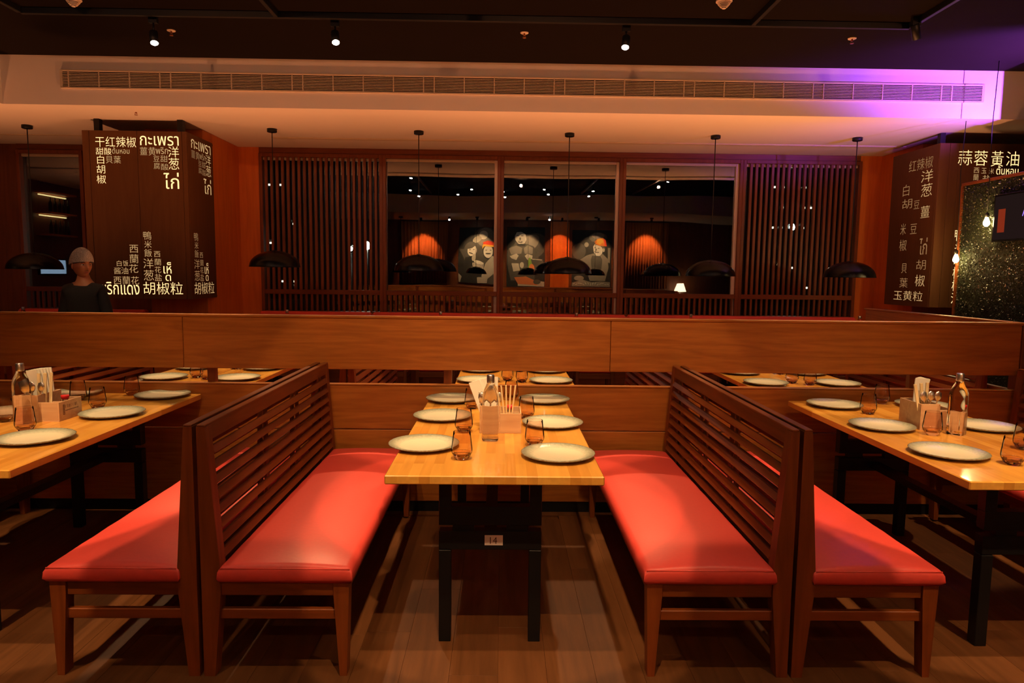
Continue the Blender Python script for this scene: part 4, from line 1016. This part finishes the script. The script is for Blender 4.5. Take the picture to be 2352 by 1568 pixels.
def person(label, loc, yaw, head_yaw, with_head=True):
    t = thing('person', label, 'person', loc, None, yaw)
    # body facing -Y, height about 1.70 m
    P = [(0, 0.01, 0.96), (0, 0.0, 1.10), (0, -0.005, 1.26), (0, 0.0, 1.365), (0, 0.005, 1.45), (0, -0.008, 1.55),
         (0.150, 0.0, 1.345), (0.205, 0.015, 1.11), (0.225, -0.06, 0.92),
         (-0.150, 0.0, 1.345), (-0.205, 0.015, 1.11), (-0.225, -0.06, 0.92),
         (0.095, 0.01, 0.88), (0.10, -0.005, 0.49), (0.10, 0.025, 0.10),
         (-0.095, 0.01, 0.88), (-0.10, -0.005, 0.49), (-0.10, 0.025, 0.10)]
    E_ = [(0, 1), (1, 2), (2, 3), (3, 4), (4, 5), (3, 6), (6, 7), (7, 8), (3, 9), (9, 10), (10, 11), (0, 12), (12, 13), (13, 14), (0, 15), (15, 16), (16, 17)]
    Rd = [(0.15, 0.11), (0.145, 0.10), (0.150, 0.105), (0.085, 0.07), (0.052, 0.056), (0.050, 0.055), 0.050, 0.042, 0.028, 0.062, 0.042, 0.028, 0.085, 0.055, 0.038, 0.085, 0.055, 0.038]
    body = skinned('body', P, E_, Rd, 'skin', t)
    Ps = [P[i] for i in (0, 1, 2, 3)]+[(0.0, 0.004, 1.432)]+[P[6], P[7], (0.222, -0.02, 1.02), P[9], P[10], (-0.222, -0.02, 1.02)]
    Es = [(0, 1), (1, 2), (2, 3), (3, 4), (3, 5), (5, 6), (6, 7), (3, 8), (8, 9), (9, 10)]
    Rs = [(0.175, 0.13), (0.165, 0.12), (0.172, 0.125), (0.135, 0.105), (0.070, 0.072), 0.066, 0.056, 0.048, 0.066, 0.060, 0.050]
    skinned('shirt', Ps, Es, Rs, 'black_cloth', t)
    Pt = [(0, 0.01, 1.0), (0, 0.01, 0.93), P[12], P[13], (0.10, 0.02, 0.07), P[15], P[16], (-0.10, 0.02, 0.07)]
    skinned('trousers', Pt, [(0, 1), (1, 2), (2, 3), (3, 4), (1, 5), (5, 6), (6, 7)], [(0.168, 0.122), (0.165, 0.12), 0.098, 0.070, 0.055, 0.098, 0.070, 0.055], 'dark_cloth', t)
    for s in (-1, 1):
        m = MB(); blob(m, (s*0.10, -0.045, 0.045), (0.048, 0.135, 0.05)); m.build('shoe', 'black_gloss', t)
        # hand: palm, four fingers and a thumb, slightly curled
        b = Vector((s*0.225, -0.065, 0.90))
        pts = [b, b+Vector((0, -0.012, -0.06))]; ed = [(0, 1)]; rd = [0.024, (0.030, 0.016)]
        for q, (off, ln) in enumerate(((-0.026, 0.062), (-0.009, 0.072), (0.009, 0.068), (0.025, 0.054))):
            i0 = len(pts); k0 = b+Vector((0, off-0.012, -0.085)); k1 = k0+Vector((-s*0.006, -0.006, -ln*0.5)); k2 = k1+Vector((-s*0.018, -0.003, -ln*0.4))
            pts += [k0, k1, k2]; ed += [(1, i0), (i0, i0+1), (i0+1, i0+2)]; rd += [0.0095, 0.0088, 0.007]
        i0 = len(pts); pts += [b+Vector((-s*0.006, -0.040, -0.045)), b+Vector((-s*0.012, -0.058, -0.080))]; ed += [(0, i0), (i0, i0+1)]; rd += [0.011, 0.008]
        skinned('hand', [tuple(p) for p in pts], ed, rd, 'skin', body, 1)
    h = head_mesh(t); h.location = (0, -0.028, 1.592); h.scale = (1.10, 1.10, 1.10); h.rotation_euler = (R(4), 0, head_yaw)
    return t
person('standing man in black shirt and pale hair net, looking to the right', (-4.17, 6.9, 0.0), R(5), R(52))
p2 = person('person in black standing at the left picture edge, only a shoulder showing', (-5.17, 6.7, 0.0), R(20), R(60))

# ================================================================ BEYOND THE GLASS
for (x, y, z, lab, s_) in ((-3.13, 16.0, 2.17, 'bright white street lamp outside, behind the left slats', 0.07), (-3.55, 16.2, 2.10, 'dimmer street lamp outside, left of the bright one', 0.04), (6.75, 16.0, 2.72, 'white lamp outside, behind the right slats', 0.06)):
    t = thing('street_lamp', lab, 'lamp', (x, y, 0), 'lamps outside the windows')
    MB().tube([(0, 0, 0), (0, 0, z-0.1)], 0.03, 8).build('post', 'black_metal', t)
    MB().lathe([(0.0, z-s_*1.5), (s_*0.8, z-s_), (s_, z), (s_*0.6, z+s_), (0.0, z+s_*1.3)], seg=16).build('lamp_glass', 'street_light', t)
gd = struct('ground', MB().box(-30, 40, YW+0.3, 60, -0.5, -0.02), 'concrete_night'); setlab(gd, 'dark ground outside the windows', 'ground')
rb = random.Random(5)
for (x0, x1, y, h, lab) in ((-16, -11.5, 40, 11, 'dark far building with lit windows, left of the left slats'), (14.5, 17.5, 38, 12, 'dark far building with dotted lights behind the right slats')):
    t = thing('far_building', lab, 'building', ((x0+x1)/2, y, -0.02), 'far buildings at night')
    hw = (x1-x0)/2; MB().box(-hw, hw, 0, 6, 0, h).build('facade', 'concrete_night', t)
    wn = None
    for c_ in range(6):
        for r_ in range(9):
            if rb.random() < 0.3:
                p = (-hw+0.5+c_*(2*hw-1)/5, 0, 1.0+r_*1.1)
                if wn is None: wn = MB().box(-0.09, 0.09, -0.02, 0.0, -0.05, 0.05).build('window', 'city_window', t, p)
                else: dup(wn, p)

# ================================================================ REAR WALL (seen mirrored in the glass)
for c_ in (('g05', (0.02, 0.018, 0.015)), ('g15', (0.09, 0.08, 0.065)), ('g30', (0.24, 0.21, 0.17)), ('g55', (0.50, 0.45, 0.37)), ('g80', (0.82, 0.76, 0.66)), ('p_red', (0.75, 0.06, 0.02)), ('p_orange', (0.85, 0.25, 0.03)), ('p_yellow', (0.90, 0.50, 0.05)), ('p_green', (0.22, 0.38, 0.06)), ('p_noodle', (0.70, 0.20, 0.06))): plain(c_[0], c_[1], 0.7)
def ell(cx, cy, rx, ry, n=22, rot=0):
    a_ = R(rot); return [(cx+rx*math.cos(t)*math.cos(a_)-ry*math.sin(t)*math.sin(a_), cy+rx*math.cos(t)*math.sin(a_)+ry*math.sin(t)*math.cos(a_)) for t in [2*math.pi*k/n for k in range(n)]]
def poster(lab, x0, x1, z0, z1, px, shapes):
    """px = (left, right, top, bottom) of the print in its own drawing units."""
    t = thing('wall_poster', lab, 'poster', ((x0+x1)/2, YR, (z0+z1)/2), 'photo posters mirrored in the windows')
    w_, h_ = x1-x0, z1-z0
    MB().box(-w_/2-0.02, w_/2+0.02, 0, 0.02, -h_/2-0.02, h_/2+0.02, 0.003).build('backing_board', 'frame_wood_X', t)
    MB().box(-w_/2, w_/2, 0.02, 0.022, -h_/2, h_/2).build('print', 'g05', t)
    L, Rr, T, B = px; by = {}
    for i, (mat, poly) in enumerate(shapes):
        P = []
        for (u, v) in poly:
            u = min(max(u, L), Rr); v = min(max(v, T), B)
            P.append((-w_/2+(u-L)/(Rr-L)*w_, 0.0225+0.0004*i, h_/2-(v-T)/(B-T)*h_))
        by.setdefault(mat, MB()).add(P, [list(range(len(P)))])
    for mat, mb in by.items(): mb.build('printed_shapes', mat, t, fix=False)
    return t
poster('poster of two laughing people eating, one with red headband', -1.36, -0.08, 1.27, 3.0, (110, 900, 170, 1260), [
    ('g15', ell(640, 420, 230, 260)), ('g30', ell(640, 380, 170, 200)), ('g80', ell(600, 330, 80, 90)), ('g55', ell(480, 420, 90, 60, rot=-30)),
    ('g15', [(130, 600), (240, 800), (240, 1260), (900, 1260), (900, 640), (840, 620)]),
    ('g15', ell(370, 610, 140, 150)), ('g80', ell(390, 640, 92, 110)), ('g15', ell(360, 545, 100, 50, rot=-20)), ('g15', ell(370, 690, 48, 12, rot=20)), ('g15', ell(350, 620, 16, 7)), ('g15', ell(425, 620, 16, 7)),
    ('g05', ell(720, 650, 130, 160)), ('g80', ell(690, 660, 85, 120)), ('p_red', [(590, 480), (680, 445), (820, 480), (830, 560), (790, 545), (600, 540)]), ('p_yellow', [(585, 540), (600, 520), (800, 545), (835, 580), (790, 575), (620, 560), (585, 610)]),
    ('g15', ell(690, 700, 50, 14)), ('g15', ell(655, 635, 16, 7)), ('g15', ell(735, 635, 16, 7)),
    ('g05', [(260, 770), (400, 740), (430, 930), (560, 990), (620, 1100), (470, 1140), (480, 1260), (140, 1260), (200, 1000)]),
    ('g55', [(640, 880), (760, 740), (810, 760), (790, 900), (810, 1040), (660, 1170), (560, 1120)]), ('g55', ell(430, 770, 40, 70, rot=15)), ('g80', ell(520, 860, 90, 30, rot=15))]
    + [('g80', [(400+28*k, 860+6*abs(k-4)), (415+28*k, 860), (430+24*k, 980), (418+24*k, 980)]) for k in range(8)]
    + [('g55', [(480, 1140), (680, 1120), (660, 1240), (480, 1250)]), ('g55', [(115, 1080), (180, 1140), (140, 1260), (115, 1260)])])
poster('poster of a smiling man in dark knitted top lifting noodles', 0.14, 1.36, 1.20, 3.02, (1085, 1950, 150, 1330), [
    ('g15', ell(1600, 560, 420, 260, rot=-20)), ('g30', ell(1560, 500, 280, 150, rot=-30)),
    ('g15', [(1100, 640), (1200, 550), (1320, 520), (1500, 500), (1680, 550), (1740, 650), (1800, 780), (1900, 800), (1900, 900), (1720, 940), (1700, 1200), (1180, 1200), (1100, 900)]),
    ('g30', [(1130, 600), (1290, 540), (1420, 590), (1400, 700), (1180, 720)]), ('g30', [(1450, 590), (1540, 530), (1660, 580), (1650, 700), (1470, 700)]),
    ('g80', [(1250, 300), (1300, 250), (1430, 240), (1490, 300), (1510, 420), (1470, 490), (1400, 525), (1330, 500), (1270, 430)]),
    ('g05', [(1210, 330), (1240, 220), (1330, 160), (1440, 175), (1505, 250), (1515, 340), (1480, 300), (1400, 255), (1300, 265), (1260, 340)]),
    ('g15', ell(1325, 340, 32, 9)), ('g15', ell(1420, 340, 32, 9)), ('g30', ell(1372, 400, 20, 30)), ('g05', ell(1375, 465, 48, 20)), ('g80', ell(1375, 460, 38, 9)),
    ('g05', ell(1400, 530, 95, 24)), ('g55', [(1150, 750), (1290, 700), (1340, 740), (1290, 820), (1190, 790)]), ('g55', [(1470, 740), (1530, 700), (1650, 730), (1640, 790), (1540, 820)]),
    ('g55', ell(1410, 910, 45, 55)), ('p_green', [(1560, 780), (1600, 760), (1640, 900), (1560, 980), (1540, 950)]), ('p_noodle', ell(1630, 960, 62, 75)),
    ('g55', [(1190, 880), (1340, 880), (1370, 1010), (1230, 1030)]), ('g80', [(1630, 792), (1870, 806), (1870, 812), (1630, 800)]),
    ('p_noodle', [(1250, 1140), (1500, 1120), (1680, 1190), (1780, 1300), (1330, 1270)]), ('g55', [(1330, 1270), (1780, 1300), (1700, 1200), (1940, 1230), (1940, 1330), (1330, 1310)]), ('g15', ell(1760, 1230, 90, 50))])
poster('poster of a laughing cook with orange head scarf over noodles', 2.30, 3.56, 1.20, 2.95, (190, 970, 200, 1270), [
    ('g15', ell(700, 340, 170, 100)), ('g30', ell(700, 310, 120, 60)), ('g15', ell(330, 600, 140, 150)), ('g30', ell(480, 480, 45, 45)),
    ('g30', [(320, 780), (480, 680), (620, 640), (800, 650), (900, 740), (920, 900), (860, 1150), (560, 1150), (500, 980), (420, 860)]),
    ('g15', [(600, 680), (760, 690), (800, 760), (780, 960), (600, 960), (570, 760)]),
    ('g80', [(610, 520), (640, 470), (760, 510), (800, 560), (790, 640), (740, 685), (680, 680), (630, 620)]), ('g15', [(740, 490), (840, 520), (830, 600), (800, 600), (790, 540)]),
    ('g55', ell(815, 580, 22, 36)), ('p_orange', [(640, 420), (690, 370), (800, 350), (850, 400), (870, 510), (740, 500), (650, 465)]), ('p_yellow', [(690, 380), (780, 370), (810, 430), (740, 480), (680, 440)]), ('p_red', [(800, 350), (850, 400), (870, 505), (830, 500), (820, 420)]),
    ('g05', ell(685, 612, 45, 15, rot=10)), ('g80', ell(685, 607, 38, 7, rot=10)), ('g15', ell(650, 535, 18, 6)), ('g15', ell(720, 548, 20, 6)), ('g30', ell(672, 572, 16, 20)),
    ('g30', [(890, 540), (940, 540), (940, 820), (905, 800)]), ('g55', ell(530, 970, 35, 22)), ('g30', ell(340, 1100, 100, 50)), ('g30', [(200, 1190), (420, 1130), (600, 1180), (760, 1160), (950, 1170), (950, 1265), (200, 1265)])]
    + [('g55', ell(240+48*k, 1210+14*math.sin(k*2), 26, 7, rot=-35+k*17)) for k in range(15)])
sh = struct('trim_6', MB().box(-1.6, 3.9, YR, YR+0.10, 1.14, 1.17, 0.003), 'frame_wood_X'); setlab(sh, 'ledge under the posters on the rear wall', 'trim')
def curtain(x0, x1, lab):
    t = thing('curtain', lab, 'curtain', ((x0+x1)/2, YR+0.10, 0), 'orange curtains mirrored in the windows')
    n = 90; w_ = x1-x0; vs = []; fs = []
    for i in range(n+1):
        x = -w_/2+w_*i/n; y = 0.035*math.sin(i*1.05)+0.01*math.sin(i*0.37)
        for z in (1.2, 3.2): vs += [(x, y, z), (x, y+0.006, z)]
    for i in range(n):
        a0 = i*4; b0 = a0+4
        fs += [(a0, b0, b0+2, a0+2), (a0+1, a0+3, b0+3, b0+1), (a0, a0+1, b0+1, b0), (a0+2, b0+2, b0+3, a0+3)]
    MB().add(vs, fs, 0, True).build('cloth', 'curtain_orange', t)
    MB().tube([(-w_/2, 0, 3.21), (w_/2, 0, 3.21)], 0.012, 8).build('rod', 'black_metal', t)
curtain(-3.25, -1.75, 'orange pleated curtain lit from above, mirrored left of the posters')
curtain(3.95, 5.35, 'orange pleated curtain lit from above, mirrored right of the posters')
st = struct('trim_7', MB().box(1.55, 2.20, YR, YR+0.05, 1.17, 3.2, 0.003), 'orange_wood_Z'); setlab(st, 'orange wooden strip between the rear posters', 'trim')
for (x, lab) in ((-0.75, 'first'), (0.72, 'second'), (3.0, 'third'), (-2.55, 'curtain left'), (4.6, 'curtain right'), (1.87, 'strip')):
    spotlight((x, -1.9, 3.17), (x, YR, 2.0), 'small spotlight over the rear wall, mirrored in the window, %s' % lab, 250, 60, 0.5, WARM if 'c' not in lab[:1] and lab != 'strip' else AMBER, zc_=ZL, grp='rear wall spotlights')
# table lamp behind the camera, mirrored in the right clear window
tl = thing('table_lamp', 'small lit table lamp with pale shade mirrored in the window', 'lamp', (5.75, -2.45, 0))
MB().box(-0.3, 0.3, -0.25, 0.25, 0.70, 0.74, 0.003).box(-0.03, 0.03, -0.03, 0.03, 0, 0.70).build('stand', 'frame_wood_Z', tl)
MB().lathe([(0.0, 0.74), (0.08, 0.74), (0.07, 0.77), (0.02, 0.80), (0.018, 1.14), (0.0, 1.14)], seg=16).build('lamp_base', 'bar_bottle_dark', tl)
MB().lathe([(0.20, 1.10), (0.10, 1.36)], seg=28).build('lamp_shade', 'lampshade_lit', tl)
# lit shelf with bottles and a screen on the left side wall, mirrored in the narrow left window
sf = thing('bar_shelf', 'lit wooden bar shelf mirrored in the narrow left window', 'shelf', (XL, 5.6, 0))
for z in (2.2, 2.62, 3.0): MB().box(0, 0.3, -0.45, 0.45, z, z+0.03, 0.002).build('shelf_board', 'orange_wood_Y', sf)
for z in (2.59, 2.97): MB().box(0.05, 0.08, -0.42, 0.42, z-0.01, z+0.01).build('light_strip', 'shelf_light', sf)
bb = None; k = 0
for z in (2.23, 2.65):
    for y in (-0.34, -0.2, -0.05, 0.1, 0.25):
        lab = 'dark bottle on the lit bar shelf mirrored at far left'
        if bb is None:
            bb = MB().lathe([(0.0, 0), (0.035, 0), (0.036, 0.17), (0.014, 0.22), (0.013, 0.28), (0.0, 0.28)], seg=16).build('shelf_bottle', 'bar_bottle_dark'); n = bb
        else: n = dup(bb)
        tag(n, lab, 'bottle', 'bottles on the bar shelf'); n.location = (XL+0.17, 5.6+y, z+0.001)
ts = thing('wall_screen', 'pale blue lit screen mirrored behind the standing man', 'screen', (XL, 5.65, 1.58))
MB().box(0, 0.05, -0.42, 0.42, -0.16, 0.16, 0.003).build('casing', 'black_gloss', ts)
MB().box(0.05, 0.052, -0.40, 0.40, -0.14, 0.14).build('display', 'screen_blue', ts)
